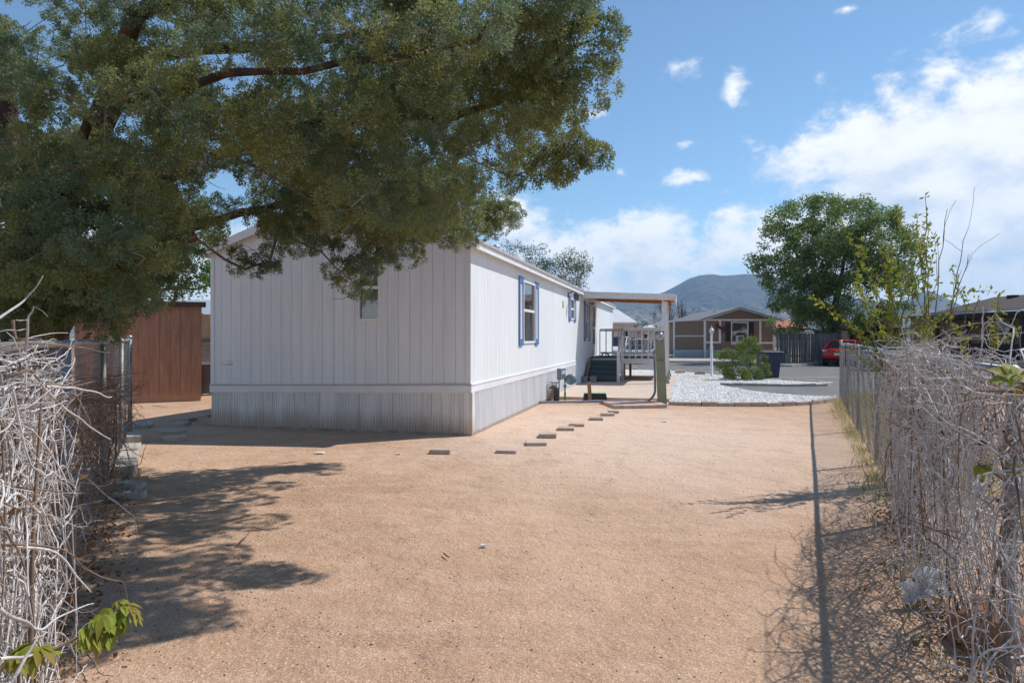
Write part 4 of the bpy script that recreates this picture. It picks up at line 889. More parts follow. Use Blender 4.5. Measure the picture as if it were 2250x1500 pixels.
def slab_piece(label, px, py, sx, sy, sz, rz, tilt=0, z=.0, mat=kerbmat):
    p = G(px, py); mb = MB(); j = lambda: random.uniform(.86, 1.06)
    pts = [(-sx/2*j(), -sy/2*j(), 0), (0, -sy/2*1.05, 0), (sx/2*j(), -sy/2*j(), 0), (sx/2*1.05, 0, 0), (sx/2*j(), sy/2*j(), 0), (-sx/2*j(), sy/2*j(), 0)]
    mb.prism(pts, (0, 0, sz)); o = mb.build('concrete_slab_piece', mat, bevel=.01); o.location = (p.x, p.y, z - .02); o.rotation_euler = (tilt, 0, rz); return tag(o, label, 'concrete slab')
slab_piece('upper broken concrete slab at the foot of the left fence', 287, 1080, .28, .18, .06, -.2, .04, .06)
slab_piece('lower broken concrete slab half buried by the left fence', 284, 1090, .30, .20, .07, .1, 0, .0)
slab_piece('flat broken slab beside the end of the left fence', 300, 938, .48, .32, .06, .25, .10, .02)

# ================================================================== PLANT HELPERS
def tubes_np(polys, n=4):
    """many tapered tubes -> verts, quad faces. polys: list of (pts (k,3), radii (k,))"""
    V = []; Fc = []; base = 0; ang = 2 * np.pi * np.arange(n) / n; cs, sn = np.cos(ang), np.sin(ang)
    for pts, rad in polys:
        k = len(pts)
        if k < 2: continue
        t = np.empty_like(pts); t[1:-1] = pts[2:] - pts[:-2]; t[0] = pts[1] - pts[0]; t[-1] = pts[-1] - pts[-2]
        t /= (np.linalg.norm(t, axis=1)[:, None] + 1e-9)
        ref = np.array((0.31, 0.87, 0.38)) if abs(t[0] @ np.array((0.31, 0.87, 0.38))) < .8 else np.array((0.9, -.2, .38))
        x = np.cross(t, ref); x /= (np.linalg.norm(x, axis=1)[:, None] + 1e-9); y = np.cross(t, x)
        rg = pts[:, None] + (x[:, None] * cs[None, :, None] + y[:, None] * sn[None, :, None]) * np.asarray(rad)[:, None, None]
        V.append(rg.reshape(-1, 3)); i = (np.arange(k - 1) * n)[:, None]; q = np.arange(n)[None]; q2 = (q + 1) % n
        Fc.append(np.stack([i + q, i + q2, i + n + q2, i + n + q], -1).reshape(-1, 4) + base); base += k * n
    return np.concatenate(V), np.concatenate(Fc)
def leaves_np(P, D, L, Wd, fold=0.0):
    """diamond leaves: base points P, directions D (unit), length L, width Wd"""
    n = len(P); rv = rng.normal(size=(n, 3)); S = np.cross(D, rv); S /= (np.linalg.norm(S, axis=1)[:, None] + 1e-9); N = np.cross(S, D)
    L = np.broadcast_to(L, (n,))[:, None]; Wd = np.broadcast_to(Wd, (n,))[:, None]
    mid_ = P + D * L * .45
    V = np.stack([P, mid_ + S * Wd * .5 + N * fold * Wd, P + D * L, mid_ - S * Wd * .5 + N * fold * Wd], 1)
    Fc = np.arange(4 * n).reshape(n, 4)
    return V.reshape(-1, 3), Fc
def unit(n):
    v = rng.normal(size=(n, 3)); return v / np.linalg.norm(v, axis=1)[:, None]
class Skeleton:
    def __init__(s): s.p = []; s.par = []; s.rmin = []
    def node(s, p, par, rmin=0.0): s.p.append(np.array(p, float)); s.par.append(par); s.rmin.append(rmin); return len(s.p) - 1
    def limb(s, pts, par=None, rads=None, step=.3):
        last = par
        for i, q in enumerate(pts):
            q = np.array(q, float)
            if last is not None:
                a = s.p[last]; L_ = np.linalg.norm(q - a); k = max(1, int(L_ / step))
                for j in range(1, k):
                    last = s.node(a + (q - a) * j / k + rng.normal(0, .02 * min(1, step * 3), 3), last, (rads[i] if rads else 0))
            last = s.node(q, last, rads[i] if rads else 0)
        return last
    def attach(s, targets, root, step=.25, sag=.06, jit=.03):
        root = np.array(root, float); order = np.argsort([np.linalg.norm(t - root) for t in targets]); ends = []
        for oi in order:
            t = targets[oi]; P = np.array(s.p); d = np.linalg.norm(P - t, axis=1); ok = np.linalg.norm(P - root, axis=1) < np.linalg.norm(t - root) + .05
            d = np.where(ok, d, d + 50); a = int(np.argmin(d)); A0 = s.p[a]; L_ = np.linalg.norm(t - A0); k = max(1, int(L_ / step)); last = a
            bow = rng.normal(0, .10 * L_, 3); bow[2] -= sag * L_
            for j in range(1, k + 1):
                u_ = j / k; q = A0 + (t - A0) * u_ + bow * (4 * u_ * (1 - u_)) * .5 + (rng.normal(0, jit, 3) if j < k else 0)
                last = s.node(q, last)
            ends.append((oi, last))
        return ends
    def tubes(s, r_tip, power=.5, rmax=1.0):
        n = len(s.p); cnt = np.zeros(n); ch = [[] for _ in range(n)]
        for i, p in enumerate(s.par):
            if p is not None: ch[p].append(i)
        for i in range(n - 1, -1, -1):
            cnt[i] = max(1, sum(cnt[c] for c in ch[i]))
        rad = np.minimum(rmax, np.maximum(r_tip * cnt ** power, np.array(s.rmin)))
        out = []; done = set()
        def chain(start, frm):
            pts = [s.p[frm]] if frm is not None else []; rr = [min(rad[frm], rad[start] * 1.25)] if frm is not None else []
            i = start
            while True:
                pts.append(s.p[i]); rr.append(rad[i]); done.add(i)
                if not ch[i]: break
                b = max(ch[i], key=lambda c: (rad[c], cnt[c]))
                for c in ch[i]:
                    if c != b: todo.append((c, i))
                i = b
            out.append((np.array(pts), np.array(rr)))
        todo = [(i, None) for i, p in enumerate(s.par) if p is None]
        while todo: c, f = todo.pop(); chain(c, f)
        return out

# ================================================================== JUNIPER
jb = Vector((-5.0, 7.0, 0.0))
jun = thing('juniper_tree', 'big spreading juniper with berries overhanging the left of the yard', 'tree', jb)
sk = Skeleton(); a_ = lambda px, py, d: np.array(A(px, py, d))
tr0 = sk.limb([(-5.0, 7.0, -.1), (-4.98, 7.0, .6), (-4.9, 6.98, 1.5), (-4.85, 6.95, 2.3)], None, [.42, .36, .32, .29])
tr1 = sk.limb([(-5.2, 7.2, 3.2), (-5.5, 7.4, 4.2), (-5.6, 7.5, 5.0)], tr0, [.18, .11, .05])
sk.limb([(-5.3, 6.6, 1.2), (-5.6, 6.0, 2.4), (-5.5, 5.4, 3.6)], tr0 - 3, [.2, .14, .08])
sk.limb([a_(180, 480, 6.9), a_(300, 430, 6.8), a_(420, 365, 6.6), a_(620, 285, 6.4), a_(850, 262, 6.2), a_(980, 262, 5.9), a_(1100, 222, 5.6), a_(1190, 170, 5.3), a_(1265, 100, 5.1)], tr0, [.10, .08, .06, .045, .038, .034, .03, .024, .018])
sk.limb([a_(180, 610, 6.8), a_(270, 570, 6.6), a_(420, 520, 6.5)], tr0 - 3, [.12, .10, .06])
sk.limb([a_(170, 660, 6.6), a_(260, 640, 6.4), a_(310, 600, 6.4)], tr0 - 3, [.09, .07, .04])
sk.limb([a_(300, 120, 7.2), a_(600, 100, 7.5), a_(900, 60, 7.8), a_(1050, 60, 7.9)], tr0, [.10, .06, .04, .025])
sk.limb([a_(400, 500, 7.9), a_(700, 430, 8.7), a_(950, 420, 9.3), a_(1090, 450, 9.7)], tr0, [.085, .05, .035, .025])
sk.limb([a_(300, 30, 6), a_(600, -80, 5.5), a_(1000, -60, 5.2), a_(1230, 0, 5)], tr0, [.08, .055, .035, .02])
sk.limb([a_(200, 250, 5.8), a_(500, 160, 5.0), a_(850, 130, 4.6), a_(1050, 90, 4.5)], tr0, [.042, .032, .025, .018])
limb_n = len(sk.p); limb_pts = [p.copy() for p in sk.p]
lumps = []   # (centre, radius)
for (px, py, d, r) in [(1330, 70, 5.0, .13), (1300, 90, 5.05, .17), (1318, 128, 5.0, .14), (1296, 170, 5, .19), (1262, 212, 5, .21), (1225, 255, 5.1, .21), (1215, 205, 5.1, .2), (1180, 240, 5.2, .22), (1245, 292, 5.6, .12),
        (1312, 345, 5.6, .09), (1285, 330, 5.6, .12), (1240, 345, 5.6, .16), (1190, 350, 5.7, .18), (1225, 385, 5.7, .1), (1302, 338, 5.65, .11), (1268, 352, 5.65, .16), (1215, 368, 5.7, .17), (1165, 375, 5.75, .18), (1120, 388, 5.9, .17), (1260, 15, 4.9, .18), (1215, 40, 4.9, .2), (1170, 90, 4.9, .2), (1235, 135, 5.1, .16),
        (100, 690, 6.2, .25), (160, 705, 6.0, .24), (220, 712, 6, .21), (262, 690, 6.2, .2), (300, 655, 6.4, .2), (50, 670, 6.3, .3), (130, 640, 6.3, .28), (220, 640, 6.3, .25), (330, 620, 6.5, .2), (385, 600, 6.6, .18), (20, 600, 6.2, .3), (90, 580, 6.2, .3), (180, 580, 6.4, .26), (262, 600, 6.4, .24), (1122, 470, 9.7, .21), (1128, 480, 9.3, .16), (1100, 462, 9.6, .2), (1060, 462, 9.5, .26), (1060, 505, 9.5, .2), (1020, 480, 9.4, .28), (990, 520, 9.3, .2), (1090, 487, 9.6, .25), (1045, 490, 9.6, .28), (1015, 527, 9.4, .18), (975, 492, 9.3, .30), (930, 500, 9.2, .26), (895, 555, 8.6, .22), (862, 565, 8.5, .18), (885, 520, 8.6, .3), (838, 545, 8.5, .26), (790, 636, 8, .13), (770, 615, 8, .17), (742, 592, 8, .17), (800, 585, 8.1, .2),
        (770, 560, 8.1, .22), (700, 525, 8, .22), (655, 530, 8, .20), (610, 510, 8, .18), (570, 580, 8, .15), (596, 563, 8, .14), (540, 592, 8, .13), (520, 560, 8.1, .10), (588, 590, 8, .10), (740, 500, 8.2, .3), (820, 480, 8.4, .3)]:
    lumps.append((a_(px, py, d), r))
for px in range(590, 1070, 40):
    for py in (400, 445, 492):
        if py > 470 and px < 640: continue
        lumps.append((a_(px + random.uniform(-18, 18), py + random.uniform(-14, 14), random.uniform(7.4, 9.3)), random.uniform(.2, .3)))
poly = [(1285, -10), (1235, 55), (1250, 150), (1190, 270), (1200, 330), (1090, 400), (1060, 450), (950, 470), (880, 520), (780, 520), (640, 500), (610, 520), (590, 480), (560, 450), (480, 480), (455, 540), (430, 590), (340, 660), (270, 725), (120, 745), (-100, 700), (-600, 640), (-900, 300), (-900, -200), (-400, -560), (300, -620), (800, -430), (1150, -200)]
holes = [(545, 468, 34), (492, 458, 24), (735, 70, 26), (470, 610, 30), (300, 745, 40), (1085, 425, 26)]
tries = 0; inf = 0; outf = 0
while (inf < 440 or outf < 70) and tries < 60000:
    tries += 1; px, py = random.uniform(-900, 1290), random.uniform(-620, 720)
    if not inside(poly, px, py): continue
    infr = 0 <= px and py > -60
    if infr and inf >= 440 or (not infr and outf >= 70): continue
    if infr and px < 720 and py < 300 and random.random() < .4: continue
    lo = 4.5 + max(0, (500 - px) / 500) * .7; hi = 9.3 if px > 350 else 8.6
    if px < 360 and py > 420: hi = 7.4
    if py > 470 and px > 450: lo = 7.4
    if px > 1050 and py > 60: lo, hi = 4.7, 8.0
    d = random.uniform(lo, hi); r = random.uniform(.14, .26)
    c = a_(px, py, d)
    if c[2] > 5.3 - .12 * max(0, c[0] + 4) or np.hypot(c[0] + 4.4, c[1] - 6.8) > 5.6 or (c[0] < -3.2 and c[1] < 5.6 and c[2] < 2.0): continue
    rp = r / d * F
    if any(math.hypot(px - hx, py - hy) < hr + rp * .9 for hx, hy, hr in holes): continue
    if not infr: r *= 1.25
    lumps.append((c, r)); inf += infr; outf += not infr
for q in limb_pts:   # foliage hangs over and in front of the limbs
    pxq = q[0] / q[1] * F + CX; pyq = HY - (q[2] - H) / q[1] * F
    if 330 < pxq < 1240 and pyq < 520: lumps.append((q + np.array((random.uniform(-.15, .15), -random.uniform(.15, .4), random.uniform(-.10, .10))), random.uniform(.14, .22)))
lc = [l[0] for l in lumps]
ends = sk.attach(lc, jb, step=.28, sag=.05, jit=.03)
tb = sk.tubes(.0045, .42, .45)
joff = np.array(jb)
thick = [(p - joff, r) for p, r in tb if r.max() > .035]; thin = [(p - joff, r) for p, r in tb if r.max() <= .035]
Vv, Ff = tubes_np(thick, 12)
for i in range(len(Vv)):   # shaggy bark ridges
    pass
np_mesh('trunk', Vv, Ff, barkj, jun, True)
# dead grey twigs along the limbs
for _ in range(520):
    i = random.randrange(10, len(sk.p)); p = sk.p[i].copy()
    if p[0] / p[1] * F + CX > 1080: continue
    d = unit(1)[0]; pts = [p]; 
    for k in range(random.randint(3, 6)):
        d = d + rng.normal(0, .35, 3); d /= np.linalg.norm(d); p = p + d * random.uniform(.05, .11); pts.append(p)
    thin.append((np.array(pts) - joff, np.linspace(random.uniform(.004, .008), .002, len(pts))))
Vv, Ff = tubes_np(thin, 5); np_mesh('branches', Vv, Ff, twigg, jun, True)
# foliage: lumps of tufts of little scaly sprigs
VV = []; FF = []; base = 0
for c, r in lumps:
    vis = c[1] > 0 and (H - (c[2] - r)) / c[1] * 1 > -.56 and (c[0] + r) / c[1] > -.80
    nt_ = int((27 if vis else 14) * (r / .22) ** 1.8) + 5
    u_ = unit(nt_); u_[:, 2] *= .72; rad_ = r * rng.uniform(.45, 1.08, nt_) ** .6
    bumpy = 1 + .25 * np.sin(u_[:, 0] * 7 + c[0] * 9) * np.sin(u_[:, 1] * 8 + c[1] * 5)
    tc_ = c[None] + u_ * (rad_ * bumpy)[:, None]
    ns = 78 if vis else 34; tr_ = .064 if vis else .09
    td = u_ + np.array((0.05, 0, .28)); td /= np.linalg.norm(td, axis=1)[:, None]
    q = unit(nt_ * ns).reshape(nt_, ns, 3) + td[:, None] * 1.0; q /= np.linalg.norm(q, axis=2)[..., None]
    P = tc_[:, None] + q * (rng.uniform(.15, 1.0, (nt_, ns, 1)) ** .6 * tr_ * rng.uniform(.75, 1.3, (nt_, 1, 1))) 
    D = q + rng.normal(0, .35, q.shape); D /= np.linalg.norm(D, axis=2)[..., None]
    N_ = nt_ * ns; sc2 = 1.0 if vis else 1.7
    v_, f_ = leaves_np(P.reshape(-1, 3) - joff, D.reshape(-1, 3), rng.uniform(.016, .032, N_) * sc2, rng.uniform(.008, .013, N_) * sc2)
    VV.append(v_); FF.append(f_ + base); base += len(v_)
stuff(np_mesh('crown', np.concatenate(VV), np.concatenate(FF), junleaf, jun))
JT = sum(len(f) for f in FF)
# pale berries in clusters
bp = []
for (px, py, d) in [(770, 30, 4.7), (810, 25, 4.7), (760, 60, 4.7), (1040, 60, 4.6), (1030, 70, 4.6), (1120, 90, 4.7), (1130, 100, 4.7), (1205, 60, 4.85), (1345, 68, 4.9), (1320, 180, 4.8), (1290, 180, 4.8), (800, 265, 5.0), (790, 320, 5.1), (680, 300, 5.2), (450, 355, 5.4), (560, 385, 5.6), (430, 355, 5.4), (275, 183, 5.0), (120, 200, 5.0), (1150, 240, 5.0), (720, 55, 4.6), (960, 75, 4.6), (940, 455, 7), (1230, 305, 5.4), (680, 15, 4.6), (265, 5, 5.0), (860, 95, 4.7), (980, 95, 4.7)]:
    c = a_(px, py, d)
    for _ in range(random.randint(8, 18)): bp.append(c + rng.normal(0, .045, 3) - joff)
for c, r in random.sample(lumps, 60):
    q = c + unit(1)[0] * r
    for _ in range(6): bp.append(q + rng.normal(0, .03, 3) - joff)
ic = bmesh.new(); bmesh.ops.create_icosphere(ic, subdivisions=1, radius=.0105); iv = np.array([v.co[:] for v in ic.verts]); if_ = np.array([[v.index for v in f.verts] for f in ic.faces]); ic.free()
bp = np.array(bp); Vb = (iv[None] * rng.uniform(.8, 1.15, (len(bp), 1, 1)) + bp[:, None]).reshape(-1, 3); Fb = (if_[None] + (np.arange(len(bp)) * len(iv))[:, None, None]).reshape(-1, 3)
stuff(np_mesh('berries', Vb, Fb, berrym, jun, True))

# ================================================================== DRY VINES ON BOTH FENCES
def vine_stem(p, d, n, step, wander, droop, r0, r1=.0016):
    pts = [p]; rr = [r0]
    for k in range(n):
        d = d + rng.normal(0, wander, 3); d[2] -= droop; d /= np.linalg.norm(d); p = p + d * step * random.uniform(.8, 1.2)
        if p[2] < .02: p[2] = .02 + abs(rng.normal(0, .01)); d[2] = abs(d[2]) * .2
        pts.append(p); rr.append(r0 + (r1 - r0) * (k + 1) / n)
    return np.array(pts), np.array(rr)
def vine(label, fline, y0, y1, n, inward, height, out, ybias, maxout=.4, bigp=.2, brown_p=.22):
    t = thing('dry_vine', label, 'vine', fline((y0 + y1) / 2)); off = np.array(t.location)
    e = fline(y0) - fline(y1); along = np.array(e.normalized()); inn = np.array(inward)
    grey = []; brown = []
    for k in range(n):
        y = y0 + (y1 - y0) * random.random() ** ybias; b = np.array(fline(y)); z = random.uniform(.02, height + .12) if random.random() > .35 else random.uniform(height * .6, height + .18)
        o_ = abs(random.gauss(0, out)) * max(.25, min(1.0, (7.5 - y) / 4.5)); p = b + inn * (o_ * random.choice((1, 1, 1, -.6))); p[2] = z
        d = along * random.uniform(-1, 1) + inn * random.uniform(-.5, .8) + np.array((0, 0, random.uniform(-.9, .7))); d /= np.linalg.norm(d)
        big = random.random() < bigp; thin_ = random.random()
        pts, rr = vine_stem(p, d, random.randint(12, 24) if big else random.randint(5, 12), .055 if big else .045, .15 if big else .26, random.uniform(-.03, .06), random.uniform(.0030, .0056) if big else random.uniform(.0014, .0032))
        # keep the tangle close to the fence
        dist = (pts - b) @ inn; lim = max(.06, min(maxout, (6.5 - y) * .14)) * random.uniform(.3, 1.5); ex = np.clip(dist - lim, 0, None) + np.clip(dist + .35, None, 0); pts = pts - np.outer(ex, inn) * .9
        zl = height - .12 + abs(random.gauss(0, .14)) + (random.uniform(.05, .3) if random.random() < .03 else 0); pts[:, 2] = np.where(pts[:, 2] > zl, zl + (pts[:, 2] - zl) * .15, pts[:, 2])
        (brown if thin_ < brown_p else grey).append((pts - off, rr))
        for _ in range(random.randint(1, 4)):
            j = random.randrange(1, len(pts)); d2 = unit(1)[0] * .8 + (pts[j] - pts[j - 1]) / (np.linalg.norm(pts[j] - pts[j - 1]) + 1e-9) * .6; d2 /= np.linalg.norm(d2)
            q, r2 = vine_stem(pts[j], d2, random.randint(2, 5), .03, .3, .02, rr[j] * .6, .0011); (brown if thin_ < brown_p else grey).append((q - off, r2))
    for k in range(max(3, n // 90)):   # old woody stems climbing from the ground
        y = random.uniform(y0, y1); p = np.array(fline(y)) + inn * random.uniform(-.05, .08); p[2] = 0
        pts, rr = vine_stem(p, np.array((random.uniform(-.3, .3), random.uniform(-.3, .3), 1.0)), 22, .07, .16, -.03, random.uniform(.008, .013), .004); dist = (pts - p) @ inn; pts = pts - np.outer(np.clip(dist - .06, 0, None) + np.clip(dist + .06, None, 0), inn) * .95; pts[:, 2] = np.minimum(pts[:, 2], height + .03 * random.random())
        brown.append((pts - off, rr))
    LP = []
    for k in range(n // 3):
        y = random.uniform(y0, y1); p = np.array(fline(y)) + inn * random.gauss(0, .07); p[2] = random.uniform(.05, height) ** 1.0; LP.append(p - off)
    v_, f_ = leaves_np(np.array(LP), unit(len(LP)), rng.uniform(.02, .05, len(LP)), rng.uniform(.012, .028, len(LP)), .25); stuff(np_mesh('dead_leaves', v_, f_, deadleaf, t))
    for nm, ls, mt_ in (('stems', grey, vinem), ('brown_stems', brown, vinebr)):
        V_, F_ = tubes_np(ls, 5); stuff(np_mesh(nm, V_, F_, mt_, t, True))
    return t
nl = Vector((.891, .454, 0)); nr = Vector((-.918, .396, 0))
vine('grey leafless vine tangle spilling over the left chain-link fence', lf, 1.7, 2.9, 620, nl, 1.42, .07, 1.0, .10, .45, .12)
vine('dense grey leafless vine tangle covering the near right chain-link fence', rfence, 2.1, 6.0, 1200, nr, 1.46, .10, .85, .22, .34, .1)
vine('sparser grey vine twigs on the right fence beyond the dense tangle', rfence, 5.8, 8.8, 330, nr, 1.30, .03, 2.0, .08, .3, .15)
vine('brown shaded vine stems on the far part of the left fence', lf, 2.9, 7.8, 800, -nl, 1.20, .16, 1.0, .5, .2, .93)
# long arching stems reaching out of the left tangle
arch = thing('arching_vine_stems', 'long pale vine stems arching out to the right of the left tangle', 'vine', lf(3.2)); off = np.array(arch.location)
for pl in ([(0, 835, 2.2), (60, 810, 2.25), (90, 838, 2.35), (140, 852, 2.5), (205, 838, 2.7)], [(100, 850, 2.4), (160, 850, 2.5), (200, 860, 2.6), (245, 872, 2.75)], [(90, 845, 2.4), (140, 890, 2.5), (190, 930, 2.6), (243, 965, 2.7)], [(0, 700, 2.4), (60, 655, 2.5), (95, 605, 2.5)], [(0, 760, 2.5), (100, 755, 2.7), (180, 765, 2.9), (240, 775, 3.1)],
           [(0, 1190, 1.9), (60, 1198, 2.0), (120, 1215, 2.1), (172, 1265, 2.2), (200, 1300, 2.25)], [(0, 1335, 1.7), (60, 1370, 1.8), (90, 1385, 1.85), (120, 1360, 1.9), (205, 1325, 2.0)], [(0, 1200, 1.9), (90, 1195, 2.0), (140, 1210, 2.1), (175, 1228, 2.15)], [(20, 1500, 1.7), (80, 1400, 1.75), (100, 1390, 1.8)], [(0, 1010, 2.2), (70, 1060, 2.3), (110, 1150, 2.3)],
           [(0, 920, 2.2), (60, 930, 2.3), (120, 1000, 2.4), (150, 1080, 2.5)], [(10, 1070, 2.1), (100, 1075, 2.3), (140, 1080, 2.35)], [(30, 705, 2.4), (45, 800, 2.4), (30, 900, 2.4)], [(0, 1450, 1.7), (60, 1440, 1.8), (160, 1410, 1.9), (230, 1375, 2.0)]):
    P = [a_(*q) for q in pl]; dense = []
    for i in range(len(P) - 1):
        for k in range(5): dense.append(P[i] + (P[i + 1] - P[i]) * k / 5 + rng.normal(0, .005, 3))
    dense.append(P[-1]); dense = np.array(dense)
    for _ in range(2): dense[1:-1] = (dense[:-2] + dense[1:-1] * 2 + dense[2:]) / 4
    V_, F_ = tubes_np([(dense - off, np.linspace(random.uniform(.0042, .0062), .0018, len(dense)))], 6); np_mesh('stem', V_, F_, vinem if random.random() < .75 else vinebr, arch, True)
# creeper shoots with fresh palmate leaves
def palmate(name, parent, p, d, size, mat, droop=.5):
    mb = MB(); d = Vector(d).normalized(); up = Vector((0, 0, 1)); s_ = d.cross(up).normalized() if abs(d.z) < .95 else Vector((1, 0, 0)); n_ = s_.cross(d)
    for k in range(5):
        a = (k - 2) * .62 + random.uniform(-.1, .1); L_ = size * (1.0 - .12 * abs(k - 2)) * random.uniform(.9, 1.1); dd = (d * math.cos(a) + s_ * math.sin(a)).normalized(); side_ = dd.cross(n_).normalized(); vs = []
        for t_, w_ in ((.05, .02), (.3, .17), (.55, .22), (.8, .13), (1, .01)):
            c_ = Vector(p) + dd * L_ * t_ - up * (droop * L_ * t_ * t_) ; fold = up * (.06 * L_ * math.sin(t_ * 3))
            vs += [c_ - side_ * w_ * L_ + fold, c_, c_ + side_ * w_ * L_ + fold]
        mb.add(vs, [(3*i+j, 3*(i+1)+j, 3*(i+1)+j+1, 3*i+j+1) for i in range(4) for j in range(2)])
    return mb.build(name, mat, parent, True)
def creeper_shoot(label, stem_px, leaves, size):
    P = [Vector(a_(*q)) for q in stem_px]; t = thing('creeper_shoot', label, 'creeper', P[0]); off = P[0]
    mb = MB(); mb.tube([p - off for p in P], [.006 - .004 * i / (len(P) - 1) for i in range(len(P))], 6); mb.build('stem', vinebr, t, True)
    for (px, py, d, sc2) in leaves:
        c = Vector(a_(px, py, d)) - off; near_ = min((p - off for p in P), key=lambda q: (q - c).length)
        pet = MB(); pet.tube([near_, (near_ + c) / 2 + Vector((0, 0, .01)), c], .0018, 4); pet.build('leaf_stalk', limeleaf, t)
        palmate('leaf', t, c, (random.uniform(-.5, .9), random.uniform(-.7, .2), random.uniform(-.5, .25)), size * sc2, creeper, random.uniform(.3, .9))
    return t
creeper_shoot('fresh green palmate leaf spray at the tip of the left vine', [(40, 1455, 1.8), (120, 1425, 1.85), (190, 1390, 1.9), (245, 1355, 1.95), (270, 1335, 1.95)], [(285, 1330, 1.95, .9), (235, 1335, 1.93, .9), (208, 1358, 1.9, .9), (250, 1385, 1.92, .9), (228, 1392, 1.9, .9), (270, 1348, 1.93, .9), (186, 1402, 1.87, .8), (268, 1330, 1.95, 1.15), (292, 1345, 1.95, .9), (250, 1345, 1.93, 1.0), (225, 1350, 1.9, 1.1), (240, 1372, 1.92, 1.15), (258, 1362, 1.95, 1.1), (280, 1362, 1.93, .95), (195, 1390, 1.88, 1.1), (178, 1380, 1.87, .7), (205, 1372, 1.9, .8), (262, 1318, 1.97, .9), (215, 1402, 1.88, .8)], .046)
creeper_shoot('small green leaf spray low at the bottom left corner', [(10, 1460, 1.8), (40, 1435, 1.82), (75, 1415, 1.84)], [(70, 1415, 1.84, .9), (52, 1420, 1.83, .9), (88, 1420, 1.84, .8), (40, 1432, 1.82, .8)], .08)
creeper_shoot('glossy green leaves hanging at the right edge of the photo', [(2265, 880, 2.4), (2250, 845, 2.42), (2230, 838, 2.45)], [(2232, 838, 2.45, 1.25), (2242, 828, 2.45, 1.0), (2250, 850, 2.42, 1.0)], .10)
creeper_shoot('single green leaf pair in the middle of the right tangle', [(2200, 1050, 2.7), (2175, 1030, 2.7), (2150, 1020, 2.75)], [(2150, 1020, 2.75, 1.0), (2165, 1024, 2.75, .8)], .075)
creeper_shoot('small green leaves low at the right edge', [(2270, 1060, 2.5), (2245, 1025, 2.5)], [(2243, 1022, 2.5, .8), (2235, 1030, 2.5, .6)], .07)

# ================================================================== SHRUBS AND TREES
def twig_shrub(name, label, base, tips, leafm, barkm, r0, leaf_n, leaf_L, leaf_W, start=.35, sub=4):
    t = thing(name, label, 'shrub' if 'shrub' in name or 'bush' in name else 'tree', base); off = np.array(base); polys = []; LP = []; LD = []
    for tip, bare in tips:
        tip = np.array(tip); b = off + np.array((rng.normal(0, .08), rng.normal(0, .08), 0)); L_ = np.linalg.norm(tip - b); k = max(5, int(L_ / .16)); bow = rng.normal(0, .06 * L_, 3); pts = []
        for j in range(k + 1):
            u_ = j / k; pts.append(b + (tip - b) * u_ + np.array((0, 0, .08 * L_)) * u_ * (1 - u_) + bow * np.sin(u_ * 3.1) * .5 + rng.normal(0, .008, 3))
        pts = np.array(pts); rr = np.linspace(r0, .003, len(pts)); polys.append((pts - off, rr))
        for _ in range(sub):
            j = random.randrange(int(len(pts) * start), len(pts)); d = (pts[min(j + 1, len(pts) - 1)] - pts[j - 1]); d /= np.linalg.norm(d) + 1e-9; d = d + rng.normal(0, .45, 3); d /= np.linalg.norm(d)
            q, r2 = vine_stem(pts[j], d, random.randint(4, 8), .07, .12, -.02, rr[j] * .7, .002); polys.append((q - off, r2))
            if not bare:
                for m_ in range(len(q)):
                    for _ in range(leaf_n): LP.append(q[m_] - off + rng.normal(0, .012, 3)); LD.append(rng.normal(0, 1, 3) + np.array((0, 0, .4)))
        if not bare:
            for j in range(int(len(pts) * start), len(pts)):
                for _ in range(leaf_n): LP.append(pts[j] - off + rng.normal(0, .015, 3)); LD.append(rng.normal(0, 1, 3) + np.array((0, 0, .4)))
    V_, F_ = tubes_np(polys, 6); np_mesh('stems', V_, F_, barkm, t, True)
    LP = np.array(LP); LD = np.array(LD); LD /= np.linalg.norm(LD, axis=1)[:, None]
    v_, f_ = leaves_np(LP, LD, rng.uniform(.7, 1.2, len(LP)) * leaf_L, rng.uniform(.7, 1.2, len(LP)) * leaf_W, .15); stuff(np_mesh('foliage', v_, f_, leafm, t)); return t
sb = Vector((4.72, 7.6, 0))
tips = [((a_(px, py, d)), bare) for px, py, d, bare in [(1838, 690, 7.3, False), (1880, 645, 7.2, False), (1865, 590, 7.6, True), (1900, 560, 7.5, False), (1930, 560, 7.8, False), (1985, 590, 7.6, False), (2000, 530, 7.7, False), (2035, 428, 7.7, False), (2042, 500, 7.6, False), (2020, 560, 7.8, False), (2060, 620, 7.6, False), (2125, 510, 8.0, True), (2080, 460, 8.0, True), (2130, 560, 8.1, True), (2110, 600, 8.0, True), (2050, 520, 8.1, True), (2115, 640, 7.5, False), (2150, 660, 7.3, False), (1950, 620, 7.5, False), (1925, 640, 7.4, False), (1970, 650, 7.5, False), (2195, 640, 7.2, False), (1895, 690, 7.3, False)]]
twig_shrub('leggy_shrub', 'leggy shrub with yellow-green spring leaves rising behind the right fence', sb, tips, limeleaf, M('shrub_bark', (.23, .165, .125), (.15, .11, .085), scale=8, rough=.9), .012, 5, .060, .027)

